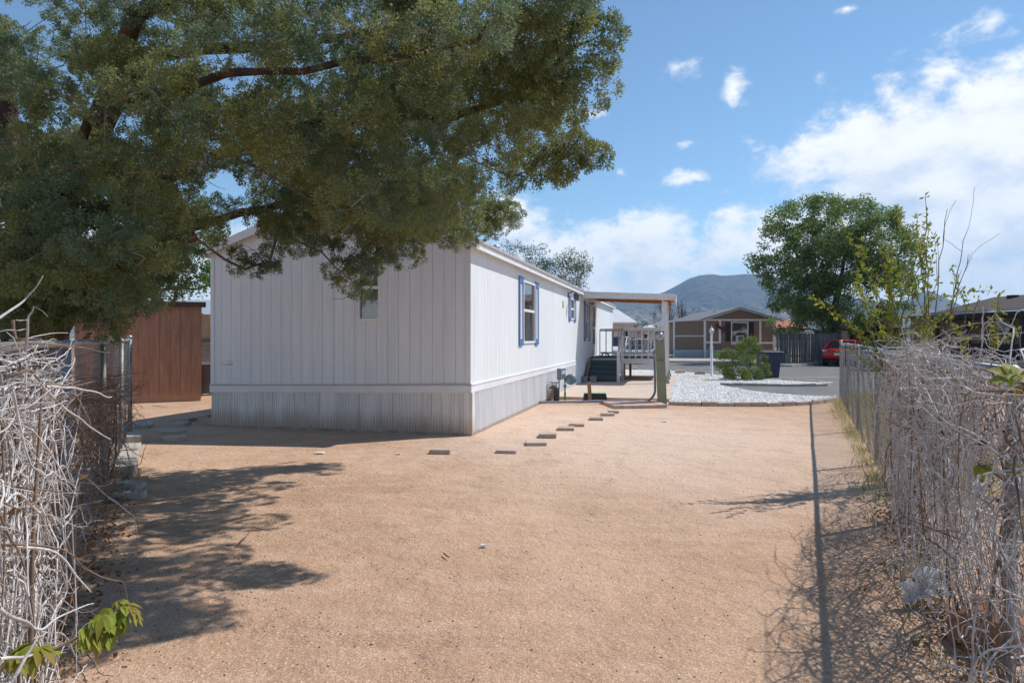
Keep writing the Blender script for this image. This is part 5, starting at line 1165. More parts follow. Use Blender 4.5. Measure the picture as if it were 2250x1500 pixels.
def tree(name, label, base, skel_pts, skel_r, lumps_, leafm, barkm, leaf_L, leaf_W, per, r_tip=.012, cat='tree', step=.6, power=.45, flat=.8, group=None):
    t = thing(name, label, cat, base, 0, group); off = np.array(base, float); s_ = Skeleton(); s_.limb(skel_pts, None, skel_r, step)
    s_.attach([c for c, r in lumps_], off, step=step, sag=-.04, jit=.06 * step)
    V_, F_ = tubes_np([(p - off, r) for p, r in s_.tubes(r_tip, power, max(skel_r))], 7); np_mesh('trunk', V_, F_, barkm, t, True)
    VV = []; FF = []; b_ = 0
    for c, r in lumps_:
        n = int(per * (r ** 1.6)) + 6; u_ = unit(n) * (rng.uniform(.15, 1.1, n) ** .6)[:, None] * r; u_[:, 2] *= flat
        D = unit(n); D[:, 2] -= .3; D /= np.linalg.norm(D, axis=1)[:, None]
        v_, f_ = leaves_np(c[None] + u_ - off, D, rng.uniform(.7, 1.3, n) * leaf_L, rng.uniform(.7, 1.3, n) * leaf_W, .12); VV.append(v_); FF.append(f_ + b_); b_ += len(v_)
    stuff(np_mesh('crown', np.concatenate(VV), np.concatenate(FF), leafm, t)); return t
def blob_lumps(specs, d, dd, n, r0, r1):
    """specs: ellipses (px, py, rx, ry) of the crown outline; lumps fill them at distances d +- dd"""
    out = []; ar = [s[2] * s[3] for s in specs]
    for (cx_, cy_, rx_, ry_), a in zip(specs, ar):
        for _ in range(max(2, int(n * a / sum(ar)))):
            th_ = random.uniform(0, 6.283); q = random.random() ** .42; px, py = cx_ + rx_ * q * math.cos(th_), cy_ + ry_ * q * math.sin(th_)
            out.append((a_(px, py, d + random.uniform(-dd, dd) * math.sqrt(max(.1, 1 - q * q))), random.uniform(r0, r1)))
    return out
# big elm by the picket fence
eb = Vector(((1828 - CX) / F * 43, 43, 0))
el = blob_lumps([(1825, 500, 70, 60), (1830, 590, 80, 70), (1850, 500, 130, 72), (1740, 500, 60, 50), (1800, 560, 150, 80), (1930, 540, 80, 90), (1760, 640, 80, 75), (1690, 580, 38, 24), (1880, 640, 110, 80), (1730, 690, 50, 50), (1790, 700, 60, 38), (1900, 700, 70, 35), (1960, 620, 50, 70)], 43, 3.2, 460, .34, .70)
tree('elm_tree', 'large round-crowned green elm shading the grey picket fence', eb, [eb, eb + Vector((-.1, 0, 1.6)), eb + Vector((.1, 0, 3.0)), eb + Vector((.6, .2, 5.0)), eb + Vector((.9, 0, 7.2)), eb + Vector((.7, 0, 8.6))], [.52, .40, .30, .20, .11, .05], el, elmleaf, barke, .16, .085, 400, .011)
bt = Vector(((1235 - CX) / F * 40, 40, 0))
tree('olive_tree', 'grey-green tree rising behind the white roof nearest the porch', bt, [bt, bt + Vector((0, 0, 2.5)), bt + Vector((-.2, 0, 4.5))], [.3, .2, .1], blob_lumps([(1235, 590, 55, 42), (1262, 610, 40, 35), (1200, 600, 40, 35), (1180, 565, 28, 20)], 40, 1.6, 46, .35, .7), backleaf, barke, .14, .045, 330, .012)
bt = Vector(((1130 - CX) / F * 42, 42, 0))
tree('olive_tree', 'smaller grey-green tree top behind the white roof, left of its neighbour', bt, [bt, bt + Vector((0, 0, 3.0)), bt + Vector((-.2, 0, 5.2))], [.25, .18, .08], blob_lumps([(1125, 550, 27, 18), (1140, 590, 40, 30)], 42, 1.2, 22, .3, .55), backleaf, barke, .13, .045, 330, .01)
bt = Vector((-16.5, 33, 0))
tree('leafy_tree', 'bright green leafy tree behind the blue-grey roof at the left', bt, [bt, bt + Vector((0, 0, 2.0)), bt + Vector((.3, 0, 4.0))], [.3, .22, .12], blob_lumps([(400, 600, 100, 40), (300, 580, 90, 60), (460, 560, 60, 55), (380, 540, 100, 40), (180, 600, 90, 60)], 33, 2.0, 110, .4, .85), brightleaf, barke, .16, .09, 190, .012)
# leafless tree behind the taupe house
bt = Vector(((1500 - CX) / F * 62, 62, 0))
t = thing('bare_tree', 'leafless brown tree standing behind the taupe house', 'tree', bt)
pl_ = []
def grow(p, d, L_, r_, lev):
    q, rr = vine_stem(np.array(p, float), np.array(d, float), 7, L_ / 7, .10, -.03, r_, r_ * .5); pl_.append((q - np.array(bt), rr))
    if lev == 0: return
    for k in range(4 if lev > 1 else 3):
        j = random.randint(3, 7); dd = (q[j] - q[j - 1]); dd = dd / np.linalg.norm(dd) + rng.normal(0, .42, 3) + np.array((0, 0, .15)); dd /= np.linalg.norm(dd); grow(q[j], dd, L_ * random.uniform(.55, .75), r_ * .5, lev - 1)
grow(bt, (0, 0, 1), 2.4, .16, 4)
for _ in range(3): grow(bt + Vector((0, 0, 1.4)), (random.uniform(-.6, .6), random.uniform(-.5, .5), .8), 2.0, .09, 3)
V_, F_ = tubes_np(pl_, 5); np_mesh('branches', V_, F_, M('bare_bark', (.15, .115, .09), (.10, .08, .065)), t)
# round bush in the gravel strip
bb = G(1632, 833)
bl = [(a_(px, py, d), r) for px, py, d, r in [(1600, 775, 25.6, .27), (1585, 782, 25.7, .22), (1630, 762, 25.8, .26), (1652, 748, 26, .26), (1640, 752, 25.9, .22), (1665, 765, 26, .2), (1620, 790, 25.5, .3), (1645, 790, 25.6, .28), (1600, 805, 25.4, .25), (1580, 805, 25.5, .18), (1595, 818, 25.4, .2), (1630, 815, 25.3, .28), (1655, 815, 25.4, .3), (1680, 805, 25.6, .22), (1680, 785, 25.9, .16), (1640, 828, 25.2, .24), (1668, 828, 25.3, .22), (1612, 828, 25.3, .2), (1690, 820, 25.6, .12), (1650, 775, 26.2, .22), (1622, 775, 26.2, .22)]]
tree('round_bush', 'lone yellow-green bush growing in the white gravel strip', bb, [bb, bb + Vector((0, 0, .15)), bb + Vector((0.05, 0, .3))], [.06, .05, .035], bl, bushleaf, barke, .075, .03, 3600, .006, 'bush', .18, .5)

# ================================================================== BUILDINGS ACROSS THE ROAD
bh = thing('taupe_house', 'taupe mobile home with white trim and dark shutters across the road', 'house', (14.0, 50.0, 0))
Z_ = lambda py: H - (py - HY) / F * 50.0
X_ = lambda px: (px - CX) / F * 50.0 - 14.0
ff = lambda a, o, z: Vector((a, -o, z))
xL, xM, xR = X_(1480), X_(1548), X_(1703)
wz0, wz1 = Z_(752), Z_(707)
zt_h = lambda a: Z_(703) + max(0, (1 - abs(a - X_(1622)) / (X_(1622) - xM))) * (Z_(679) - Z_(703))
siding_wall(bh, ff, xM, xR, .305, lambda a: .63, zt_h, [(X_(1606), X_(1644), wz0, wz1)], beige, beige, extra_cuts=(X_(1622),))
window(bh, ff, X_(1606), X_(1644), wz0, wz1, rail=Z_(729), fw=.07)
mb = MB(); mbox(mb, ff, xM, xR, -.12, -.06, .05, 3.0); mbox(mb, lambda a, o, z: Vector((xR - .1 - o, a, z)), 0, 12, 0, .1, .05, 2.9); mbox(mb, lambda a, o, z: Vector((xM + .1 + o, a, z)), 0.2, 12, 0, .1, .05, 2.9); mb.build('side_wall', beige, bh)
for p0, p1 in ((1594, 1605), (1645, 1656)):
    mb = MB(); mbox(mb, ff, X_(p0), X_(p1), .013, .05, Z_(750), Z_(708)); so = mb.build('shutter', charcoal, bh)
    for k in range(12):
        mb = MB(); zz_ = Z_(749) + k * (Z_(709) - Z_(749)) / 12; mbox(mb, ff, X_(p0) + .05, X_(p1) - .05, .05, .062, zz_ + .02, zz_ + .09); mb.build('slat', charcoal, so)
for (p0, p1, q0, q1) in ((1546, 1551, 791, 703), (1579, 1584, 754, 703), (1551, 1579, 754, 750), (1606, 1668, 756.5, 753), (1668, 1672.5, 756.5, 705), (1672.5, 1698, 755, 751), (1698, 1703.5, 791, 703)):
    mb = MB(); mbox(mb, ff, X_(p0), X_(p1), .014, .045, Z_(q0), Z_(q1)); mb.build('trim_board', trimw, bh)
mb = MB(); mbox(mb, ff, xM, xR + .1, .046, .07, Z_(704.5), Z_(701)); mb.build('gable_band', trimw, bh)
mb = MB(); mbox(mb, ff, X_(1617), X_(1632), .0, .28, Z_(750), Z_(737)); ac = mb.build('air_conditioner', trimw, bh)
mb = MB(); mbox(mb, ff, X_(1618.5), X_(1630.5), .281, .29, Z_(749), Z_(738.5)); mb.build('grille', M('grille_grey', (.16, .17, .18), rough=.6), ac)
mb = MB(); px_ = X_(1622)
for e0 in (xM - .35, xR + .35):
    zz_ = Z_(703) - .03; mb.prism([(px_, -.35, Z_(679) + .03), (e0, -.35, zz_), (e0, -.35, zz_ + .1), (px_, -.35, Z_(679) + .13)], (0, 12.6, 0))
rf = mb.build('roof', roofgr, bh)
for e0 in (xM - .35, xR + .35):
    mb = MB(); zz_ = Z_(703) - .03; mb.prism([(px_, -.37, Z_(679) - .04), (e0, -.37, zz_ - .08), (e0, -.37, zz_ + .04), (px_, -.37, Z_(679) + .06)], (0, .018, 0)); mb.build('rake_board', gutter, rf)
mb = MB(); mb.lathe([(.09, 0), (.09, .3), (.12, .3), (.12, .38)], 8, (X_(1597), 3, 3.35)); mb.build('vent_pipe', trimw, rf)
# side addition
siding_wall(bh, ff, xL + .05, xM, .61, lambda a: .63, lambda a: Z_(707) + (a - xL) * .04, [], beige, beige)
mb = MB(); mb.prism([(xL - .05, -.2, Z_(706.5)), (xM, -.2, Z_(703.5)), (xM, -.2, Z_(700.5)), (xL - .05, -.2, Z_(703.5))], (0, 5, 0)); mb.build('lean_to_roof', trimw, bh)
for (p0, p1, q0, q1) in ((1479, 1482.5, 789, 706), (1482, 1546, 739, 737)):
    mb = MB(); mbox(mb, ff, X_(p0), X_(p1), .014, .04, Z_(q0), Z_(q1)); mb.build('trim_board', trimw, bh)
for (e0, e1) in ((xL, xM - .1), (xM + .1, xR - .1)):
    mb = MB(); mbox(mb, ff, e0, e1, .0, .06, .57, .68); mb.build('skirt_band', paleblue, bh)
    x = e0
    while x < e1 - .05:
        b_ = min(x + .4, e1); mb = MB(); n_ = 8
        for k in range(n_):
            q0 = x + (b_ - x) * k / n_; q1 = x + (b_ - x) * (k + .55) / n_; mbox(mb, ff, q0, q1, .0, .03, -.03, .57)
        mbox(mb, ff, x, b_, -.03, .012, -.03, .57); mb.build('skirt_panel', paleblue, bh); x = b_
t = thing('meter_box', 'pale grey utility box on the taupe house, low beside the lamp post', 'utility box', (14 + X_(1556), 50 - .05, Z_(773))); mb = MB(); mb.box(0, .38, -.16, 0, 0, .42); mb.build('case', gutter, t, bevel=.02); mb = MB(); mb.box(.03, .35, -.175, -.161, .04, .38); mb.build('cover', M('pale_box', (.45, .46, .42)), t)
# rusty lizard ornament on the wall
t = thing('wall_lizard', 'rust-red metal lizard ornament on the taupe wall beside the window', 'wall ornament', (14 + X_(1588), 49.93, Z_(724)))
mb = MB(); mb.tube([(-.55, 0, .32), (-.38, 0, .26), (-.15, 0, .1), (.1, 0, -.06), (.3, 0, -.12), (.42, 0, -.06), (.42, 0, .06), (.32, 0, .1)], [.06, .1, .11, .10, .07, .045, .03, .01], 8); mb.build('body', rust, t, True)
for (p, q, r_) in (((-.38, .26), (-.30, .48), (-.40, .56)), ((-.38, .2), (-.55, .02), (-.5, -.1)), ((.0, 0), (.12, .22), (.02, .3)), ((.02, -.05), (-.12, -.22), (-.02, -.3))):
    mb = MB(); mb.tube([(p[0], 0, p[1]), (q[0], 0, q[1]), (r_[0], 0, r_[1])], [.045, .035, .025], 6); mb.build('leg', rust, t)
# picket fence
fp0, fp1 = Vector((X_(1704) * .82 + 14 * .82, 41, 0)), Vector(((1866 - CX) / F * 41, 41, 0))
fp0 = Vector(((1706 - CX) / F * 41, 41, 0))
pk = thing('picket_fence', 'grey weathered board fence behind the elm and the red car', 'fence', fp0); n_ = 30; L_ = (fp1 - fp0).length
for k in range(n_):
    x = L_ * k / n_; mb = MB(); hh = 1.83 + random.uniform(-.05, .05); g_ = random.choice((.008, .012, .03, .008)); mb.box(x + g_, x + L_ / n_ - .004, -.012, .012, .02, hh); o = mb.build('picket', greywood, pk); o.rotation_euler = (0, R(random.uniform(-.5, .5)), 0)
for zz_ in (.45, 1.45):
    mb = MB(); mb.box(0, L_, .013, .06, zz_, zz_ + .09); mb.build('rail', greywood, pk)
t = thing('wood_sheet', 'tan plywood sheet standing upright at the end of the grey fence', 'board', Vector(((1849 - CX) / F * 40.6, 40.6, 0))); mb = MB(); mb.box(0, .36, -.02, .02, 0, 1.98); mb.build('sheet', M('tan_plywood', (.33, .22, .13), (.28, .19, .11), scale=3), t)
# black fabric carport
cp = thing('black_carport', 'black fabric shelter with pale edges behind the red car', 'shelter', Vector(((1864 - CX) / F * 44, 44, 0))); w_ = (1990 - 1864) / F * 44
prof = [(0, 0), (0.02, 2.05), (.25, 2.2), (w_ * .5, 2.62), (w_ - .25, 2.2), (w_ - .02, 2.05), (w_, 0)]
mb = MB(); mb.prism([(x, .0, z) for x, z in prof], (0, .02, 0)); mb.build('front_panel', canvas, cp)
for (a, b) in zip(prof[:-1], prof[1:]):
    mb = MB(); mb.add([(a[0], -.01, a[1]), (b[0], -.01, b[1]), (b[0], 5, b[1]), (a[0], 5, a[1])], [(0, 1, 2, 3)]); mb.build('fabric_panel', canvas, cp)
    mb = MB(); mb.tube([(a[0], -.04, a[1]), (b[0], -.04, b[1])], .045, 8); mb.build('frame_tube', beigetarp, cp)
# lamp post, bin, drum, blocks, utility box
lp = thing('lamp_post', 'slim white garden lamp post standing in the white gravel', 'lamp post', G(1563.5, 826))
mb = MB(); mb.lathe([(.075, -.05), (.075, .04), (.055, .06), (.055, 1.0), (.048, 1.02), (.045, 1.66), (.06, 1.68), (.03, 1.72)], 14); mb.build('post', trimw, lp, True)
mb = MB(); mb.lathe([(.03, 1.71), (.05, 1.73), (.085, 1.88), (.08, 1.885)], 6); mb.build('lantern_glass', M('frosted_glass', (.55, .56, .56), (.48, .5, .5), rough=.3), lp)
for k in range(6):
    a = k * math.pi / 3; mb = MB(); mb.tube([(.05*math.cos(a), .05*math.sin(a), 1.725), (.09*math.cos(a), .09*math.sin(a), 1.885)], .008, 4); mb.build('lantern_bar', trimw, lp)
mb = MB(); mb.lathe([(.115, 1.88), (.10, 1.91), (.05, 1.97), (.02, 1.99), (.022, 2.02), (.006, 2.09)], 12); mb.build('lantern_cap', trimw, lp, True)
bin_('wheelie_bin', 'navy blue wheeled bin behind the yellow-green bush', G(1688, 831), R(6), navy, .74, 1.0)
t = thing('plastic_drum', 'pale green ribbed plastic drum half hidden by the bush', 'drum', G(1602, 832)); mb = MB(); mb.lathe([(.17, 0), (.20, .01), (.215, .34), (.22, .36), (.20, .37), (0, .37)], 16); mb.build('body', greend, t)
for k in range(16):
    a = k * math.pi / 8; mb = MB(); mb.bar((.20*math.cos(a), .20*math.sin(a), .01), (.217*math.cos(a), .217*math.sin(a), .34), .03, .012); mb.build('rib', greend, t)
for (px, py, rz, mt_, lb) in ((1494.5, 820.5, .05, tanpaver, 'reddish landscape block on the gravel edge nearest the porch posts'), (1538, 823.5, -.05, blockmat, 'grey landscape block on the gravel edge left of the lamp post'), (1392, 813, .0, tanpaver, 'reddish landscape block seen under the raised deck')):
    mb = MB(); mb.box(-.2, .2, -.1, .1, -.03, .15); o = mb.build('landscape_block', mt_, bevel=.008); o.location = G(px, py); o.rotation_euler = (0, 0, rz); tag(o, lb, 'concrete block')
t = thing('utility_box', 'small faded green utility box on the kerb by the picket fence', 'utility box', G(1731, 801)); mb = MB(); mb.box(-.12, .12, -.09, .09, -.05, .58); mb.build('case', M('olive_box', (.25, .27, .16), (.22, .24, .14)), t, bevel=.02); mb = MB(); mb.box(-.13, .13, -.10, .10, .585, .63); mb.build('lid', MATS['olive_box'], t, bevel=.015)
for i, (px, py, s) in enumerate([(1760, 800, .22), (1772, 799, .28), (1783, 800, .25), (1795, 799, .30), (1806, 798, .26), (1748, 799.5, .16)]):
    rock('kerb_rock', ['grey rock under the elm, leftmost but one of the row', 'grey rock under the elm, third from the left of the row', 'grey rock under the elm, fourth from the left of the row', 'grey rock under the elm, second from the red car', 'grey rock under the elm right beside the red car', 'smallest grey rock at the left end of the row under the elm'][i], G(px, py), (s, s * .8, s * .6), greyrock, 'rock', i + 2, 'rocks under the elm')

# cars -----------------------------------------------------------------------
def car(name, label, loc, rz, paint, L_=4.5, Wd=1.8, Hh=1.45, suv=False, group=None, rear=True):
    """nose towards +y, built from lofted stations"""
    t = thing(name, label, 'car', loc, rz, group); hw = Wd / 2
    belt = .92 if not suv else 1.05; g0 = .24
    if suv: st = [(-L_/2, .55, .80, .80, .90), (-L_/2 + .10, .34, belt, belt + .02, .96), (-L_/2 + .9, g0, belt + .02, belt + .03, 1), (L_/2 - 1.5, g0, belt, belt, 1), (L_/2 - .5, g0, .95, .98, .98), (L_/2 - .1, .32, .80, .84, .90), (L_/2, .45, .66, .68, .80)]
    else: st = [(-L_/2, .50, .80, .84, .84), (-L_/2 + .12, .32, .98, 1.02, .93), (-L_/2 + .8, g0, .97, .99, 1), (0, g0, .92, .94, 1), (L_/2 - 1.3, g0, .90, .93, 1), (L_/2 - .4, g0 + .02, .74, .78, .95), (L_/2, .42, .58, .60, .78)]
    vs = []
    for (y, z0, zs, zc, k) in st:
        w_ = hw * k; vs += [(-w_ * .86, y, z0), (-w_, y, z0 + (zs - z0) * .35), (-w_ * .985, y, zs - .06), (-w_ * .90, y, zs), (0, y, zc), (w_ * .90, y, zs), (w_ * .985, y, zs - .06), (w_, y, z0 + (zs - z0) * .35), (w_ * .86, y, z0)]
    n = 9; mb = MB(); mb.add(vs, [(i*n+k, i*n+(k+1) % n, (i+1)*n+(k+1) % n, (i+1)*n+k) for i in range(len(st) - 1) for k in range(n)] + [tuple(range(n))[::-1], tuple(range((len(st)-1)*n, len(st)*n))])
    o = mb.build('body', paint, t, True); sb_ = o.modifiers.new('sub', 'SUBSURF'); sb_.levels = 1; sb_.render_levels = 2
    # cabin: glass house + roof
    if suv: cab = [(-L_/2 + .12, belt), (-L_/2 + .32, Hh - .04), (-L_/2 + 1.0, Hh), (.35, Hh - .02), (1.15, belt)]
    else: cab = [(-L_/2 + .45, .98), (-L_/2 + 1.15, Hh - .06), (-.45, Hh), (.35, Hh - .05), (1.25, .92)]
    tw = hw * .70; bw = hw * .90
    def ring_(y, z):
        k = (z - belt) / (Hh - belt); k = max(0, min(1, k)); w_ = bw + (tw - bw) * k; return w_
    mb = MB(); vs = []
    for (y, z) in cab: w_ = ring_(y, z); vs += [(-w_, y, z), (w_, y, z)]
    mb.add(vs, [(0, 1, 3, 2), (6, 7, 9, 8), (0, 2, 4, 6, 8), (1, 9, 7, 5, 3)]); mb.build('windows', carglass, t)
    mb = MB(); r_ = [c for c in cab[1:-1]]; vs = []
    for (y, z) in r_: w_ = ring_(y, z) + .01; vs += [(-w_, y, z - .03), (-w_ * .9, y, z + .012), (0, y, z + .035), (w_ * .9, y, z + .012), (w_, y, z - .03)]
    mb.add(vs, [(5*i+k, 5*i+k+1, 5*(i+1)+k+1, 5*(i+1)+k) for i in range(len(r_) - 1) for k in range(4)]); mb.build('roof', paint, t, True)
    for sx in (-1, 1):
        for (i, j) in ((0, 1), (3, 4)):
            (ya, za), (yb, zb2) = cab[i], cab[j]; mb = MB(); mb.bar((sx * (ring_(ya, za)), ya, za), (sx * (ring_(yb, zb2)), yb, zb2), .07, .06); mb.build('pillar', paint, t)
        ym = -.15 if not suv else -.1; mb = MB(); mb.bar((sx * (bw + .004), ym, belt), (sx * (tw + .004), ym, Hh - .03), .03, .08, Vector((0, 1, 0))); mb.build('pillar', paint, t)
        for yw in (-L_/2 + .85, L_/2 - .9):
            mt = Matrix.Rotation(R(90), 4, 'Y'); mb = MB(); mb.lathe([(.20, -.1), (.31, -.1), (.33, -.06), (.33, .06), (.31, .1), (.20, .1)], 24, (sx * (hw - .10), yw, .33), mt); wo = mb.build('wheel', tyre, t, True)
            mb = MB(); mb.lathe([(0, -.085), (.2, -.09), (.21, 0), (.2, .09), (0, .085)], 10, (sx * (hw - .10), yw, .33), mt); mb.build('rim', rimm, wo)
        mb = MB(); mb.box(min(sx*hw*.58, sx*hw*.90), max(sx*hw*.58, sx*hw*.90), -L_/2 - .02, -L_/2 + .16, .79, .93); mb.build('tail_light', tail, t, bevel=.03)
        mb = MB(); mb.lathe([(0, -.01), (.05, -.01), (.055, .01), (0, .02)], 12, (sx * hw * .78, -L_/2 - .015, .86), Matrix.Rotation(R(90), 4, 'X')); mb.build('lamp_lens', clearl, t)
        mb = MB(); mb.box(min(sx*hw*.55, sx*hw*.86), max(sx*hw*.55, sx*hw*.86), L_/2 - .2, L_/2 - .02, .60, .70); mb.build('headlight', clearl, t, bevel=.03)
        mb = MB(); mb.box(min(sx*(hw+.0), sx*(hw+.16)), max(sx*(hw+.0), sx*(hw+.16)), .95, 1.05, .92, 1.04); mb.build('mirror', paint, t, bevel=.03)
    mb = MB(); mb.box(-.16, .16, -L_/2 - .035, -L_/2 - .01, .62, .77); pl = mb.build('number_plate', platem, t)
    mb = MB(); mb.box(-.16, .16, -L_/2 - .040, -L_/2 - .036, .735, .77); mb.build('plate_band', yellowp, pl)
    mb = MB(); mb.box(-.09, .09, -L_/2 - .03, -L_/2 + .02, .855, .875); mb.box(-.035, .035, -L_/2 - .032, -L_/2 + .02, .845, .885); mb.build('badge', goldm, t)
    mb = MB(); mb.box(-hw * .72, hw * .72, -L_/2 - .01, -L_/2 + .2, .24, .34); mb.build('lower_bumper', blackpl, t, bevel=.02)
    return t
car('red_car', 'shiny red sedan parked tail towards us beyond the right fence', Vector((19.17, 39.07, 0)), R(-38), redcar)
car('silver_car', 'silver car mostly hidden behind the right-hand vines', Vector(((1968 - CX) / F * 33.5, 33.5, 0)), R(-70), silver)
car('white_car', 'white car seen through the deck railing nearest the steps', Vector(((1362 - CX) / F * 46, 46, 0)), R(150), whitecar, 4.7, 1.85, 1.62, True)
car('pale_car', 'pale silver car seen through the deck railing near the meter', Vector(((1410 - CX) / F * 43, 43, 0)), R(158), silver, 4.6, 1.8, 1.5)

# brown house on the right -----------------------------------------------------
nh = thing('brown_house', 'long tan house with brown shingle roof and dark porch posts at right', 'house', (27.0, 33.0, 0), 0)
mb = MB(); mb.box(1.6, 8.5, 0, 10.2, 0, 3.05); mb.build('wall', beige2, nh)
mb = MB(); mb.box(0.2, 8.5, 10.2, 13.6, 0, 2.9); mb.build('end_wing', beige2, nh)
mb = MB(); mb.box(-.2, 8.6, 10.0, 13.9, 2.9, 3.02); mb.build('wing_roof', roofgr, nh)
mb = MB(); mb.prism([(-.35, -2, 3.15), (3.6, -2, 4.15), (9.2, -2, 3.0), (9.2, -2, 2.9), (3.6, -2, 4.03), (-.35, -2, 3.02)], (0, 12.3, 0)); rf = mb.build('roof', roofbr, nh)
mb = MB(); mb.box(-.47, -.352, -2, 10.3, 3.02, 3.17); mb.build('gutter', gutter, nh)
mb = MB(); mb.box(-.30, 1.6, -2, 10.2, 2.72, 3.0); mb.build('porch_beam', charcoal, nh)
mb = MB(); mb.box(-.3, 1.6, -2, 10.2, 0, .25); mb.build('porch_floor', concrete, nh)
for yy in (-1.5, .6, 2.8, 4.9, 7.1, 10.0):
    mb = MB(); mb.box(-.25, -.05, yy, yy + .2, .25, 2.75); mb.build('porch_post', charcoal, nh)
mb = MB(); mb.box(-.2, -.12, -1.5, 6.9, .25, 1.25); mb.build('porch_screen', charcoal, nh)
for (q0, q1) in ((.8, 1.9), (3.5, 4.6), (6.2, 7.2)):
    wo = window(nh, lambda a, o, z: Vector((1.6 - o, a, z)), q0, q1, 1.15, 2.5, fw=.09, o=.05)
    for s0, s1 in ((q0 - .36, q0 - .03), (q1 + .03, q1 + .36)):
        mb = MB(); mb.box(1.56, 1.598, s0, s1, 1.1, 2.55); mb.build('shutter', charcoal, nh)
wo = window(nh, lambda a, o, z: Vector((.2 - o, a, z)), 11.4, 12.3, .95, 2.3, fw=.08, o=.05)
for yy in (1.0, 7.5):
    mb = MB(); mb.box(2.7, 3.1, yy, yy + .5, 3.85, 4.12); mb.build('roof_vent', charcoal, rf)
# small houses farther off
def far_house(label, px, py_base, d, wpx, h_eave, h_ridge, wallm, roofm):
    w_ = wpx / F * d; t = thing('far_house', label, 'house', Vector(((px - CX) / F * d, d, 0)))
    mb = MB(); mb.box(0, w_, 0, w_ * .7, 0, h_eave); mb.build('wall', wallm, t); e = .3; dp = w_ * .7
    mb = MB(); mb.add([(-e, -e, h_eave), (w_ + e, -e, h_eave), (w_ + e, dp + e, h_eave), (-e, dp + e, h_eave), (w_ * .3, dp / 2, h_ridge), (w_ * .7, dp / 2, h_ridge), (-e, -e, h_eave - .18), (w_ + e, -e, h_eave - .18), (w_ + e, dp + e, h_eave - .18), (-e, dp + e, h_eave - .18)], [(0, 1, 5, 4), (1, 2, 5), (2, 3, 4, 5), (3, 0, 4), (0, 6, 7, 1), (1, 7, 8, 2), (3, 2, 8, 9), (0, 3, 9, 6)]); ro = mb.build('roof', roofm, t)
    mb = MB(); mb.box(w_ * .42, w_ * .48, dp / 2 - .2, dp / 2 + .2, h_ridge - .2, h_ridge + .45); mb.build('chimney', wallm, ro)
    for k in range(3):
        x = w_ * (.15 + .3 * k); mb = MB(); mb.box(x, x + w_ * .13, -.03, -.002, h_eave * .35, h_eave * .78); wo = mb.build('window', trimw, t); mb = MB(); mb.box(x + .08, x + w_ * .13 - .08, -.04, -.031, h_eave * .38, h_eave * .75); mb.build('pane', carglass, wo)
    return t
far_house('cream house with white hipped roof just left of the deck railing', 1290, 765, 70, 103, 3.15, 4.55, cream, roofw)
far_house('pinkish far house with tan roof seen over the deck railing', 1390, 750, 150, 26, 2.9, 4.2, pinkst, M('tan_roof', (.33, .24, .18), (.28, .20, .15)))
far_house('white-roofed far house behind the deck railing by the meter', 1412, 752, 130, 32, 3.0, 4.0, cream, roofw)
far_house('pink far house right of the green meter top', 1396, 744, 330, 40, 3.4, 6.2, pinkst, M('pink_roof', (.36, .22, .18), (.32, .2, .16)))
far_house('far house with terracotta roof glimpsed under the elm crown', 1700, 745, 110, 70, 3.1, 4.4, cream, M('terracotta', (.45, .17, .10), (.38, .14, .09)))
# far belt of trees under the mountain
fl = []
for k in range(150):
    px = random.uniform(1180, 2300); d = random.uniform(480, 720); hgt = random.uniform(2.5, 6.5); fl.append((np.array(((px - CX) / F * d, d, hgt * .55 + 14 * max(0, (d - 480) / 240))), hgt * .62))
VV = []; FF = []; b_ = 0
for c, r in fl:
    n = 90; u_ = unit(n) * r * (rng.uniform(.3, 1, n) ** .5)[:, None]; v_, f_ = leaves_np(c[None] + u_ * np.array((1.3, 1, .9)), unit(n), 1.3, .9, .1); VV.append(v_); FF.append(f_ + b_); b_ += len(v_)
tag(stuff(np_mesh('far_trees', np.concatenate(VV), np.concatenate(FF), farleaf)), 'dark belt of far trees below the mountain', None)

# ================================================================== LITTER ON THE SAND
pts = []
while len(pts) < 1500:
    y = 2.6 + 13 * random.random() ** 1.7; x = random.uniform(-5, 5)
    if lf(y).x + .1 < x < rfence(y).x - .1 and not (HL(0, 0).x - 5.2 < x < HL(0, 0).x + .2 and y > 11): pts.append((x, y, gz(x, y) + .003))
while len(pts) < 3000:
    y = random.uniform(3.0, 8.2); x = random.gauss(-2.6, .8)
    if x > lf(y).x + .1: pts.append((x, y, gz(x, y) + .002))
pts = np.array(pts); sel = rng.random(len(pts))
tag(stuff(pebbles('dark_pebbles', pts[sel < .7], rng.uniform(.0028, .0068, (sel < .7).sum()), M('dark_pebble', (.14, .10, .085), (.28, .20, .15), scale=30))), 'tiny dark pebbles and dropped berries strewn over the sand', None)
tag(stuff(pebbles('pale_pebbles', pts[sel >= .7], rng.uniform(.004, .011, (sel >= .7).sum()), M('pale_pebble', (.60, .50, .42), (.45, .36, .30), scale=30))), 'tiny pale pebbles strewn over the sand', None)
for (px, py, s, lb) in ((703, 994, .07, 'flat white stone chip right of the home\'s shadow edge'), (875, 996, .04, 'small white chip left of the lone stepping stone'), (1062, 1198, .03, 'pale flat stone in the middle of the bare sand'), (1460, 925, .06, 'white flat stone near the paver edging')):
    rock('stone_chip', lb, G(px, py) + Vector((0, 0, .0)), (s, s * .5, .012), stonemat, 'stone', int(px))
def twig(label, pxs):
    P = [G(*p) + Vector((0, 0, .006)) for p in pxs]; o = MB().tube(P, [.006] * (len(P) - 1) + [.003], 6).build('fallen_twig', vinebr, None, True); return tag(o, label, 'twig')
twig('curled fallen twig lying in the tree\'s shadow', [(498, 1200), (520, 1198), (540, 1180), (556, 1160), (580, 1163)])
twig('straight fallen twig by the brown shed', [(335, 891), (350, 893), (366, 895)])
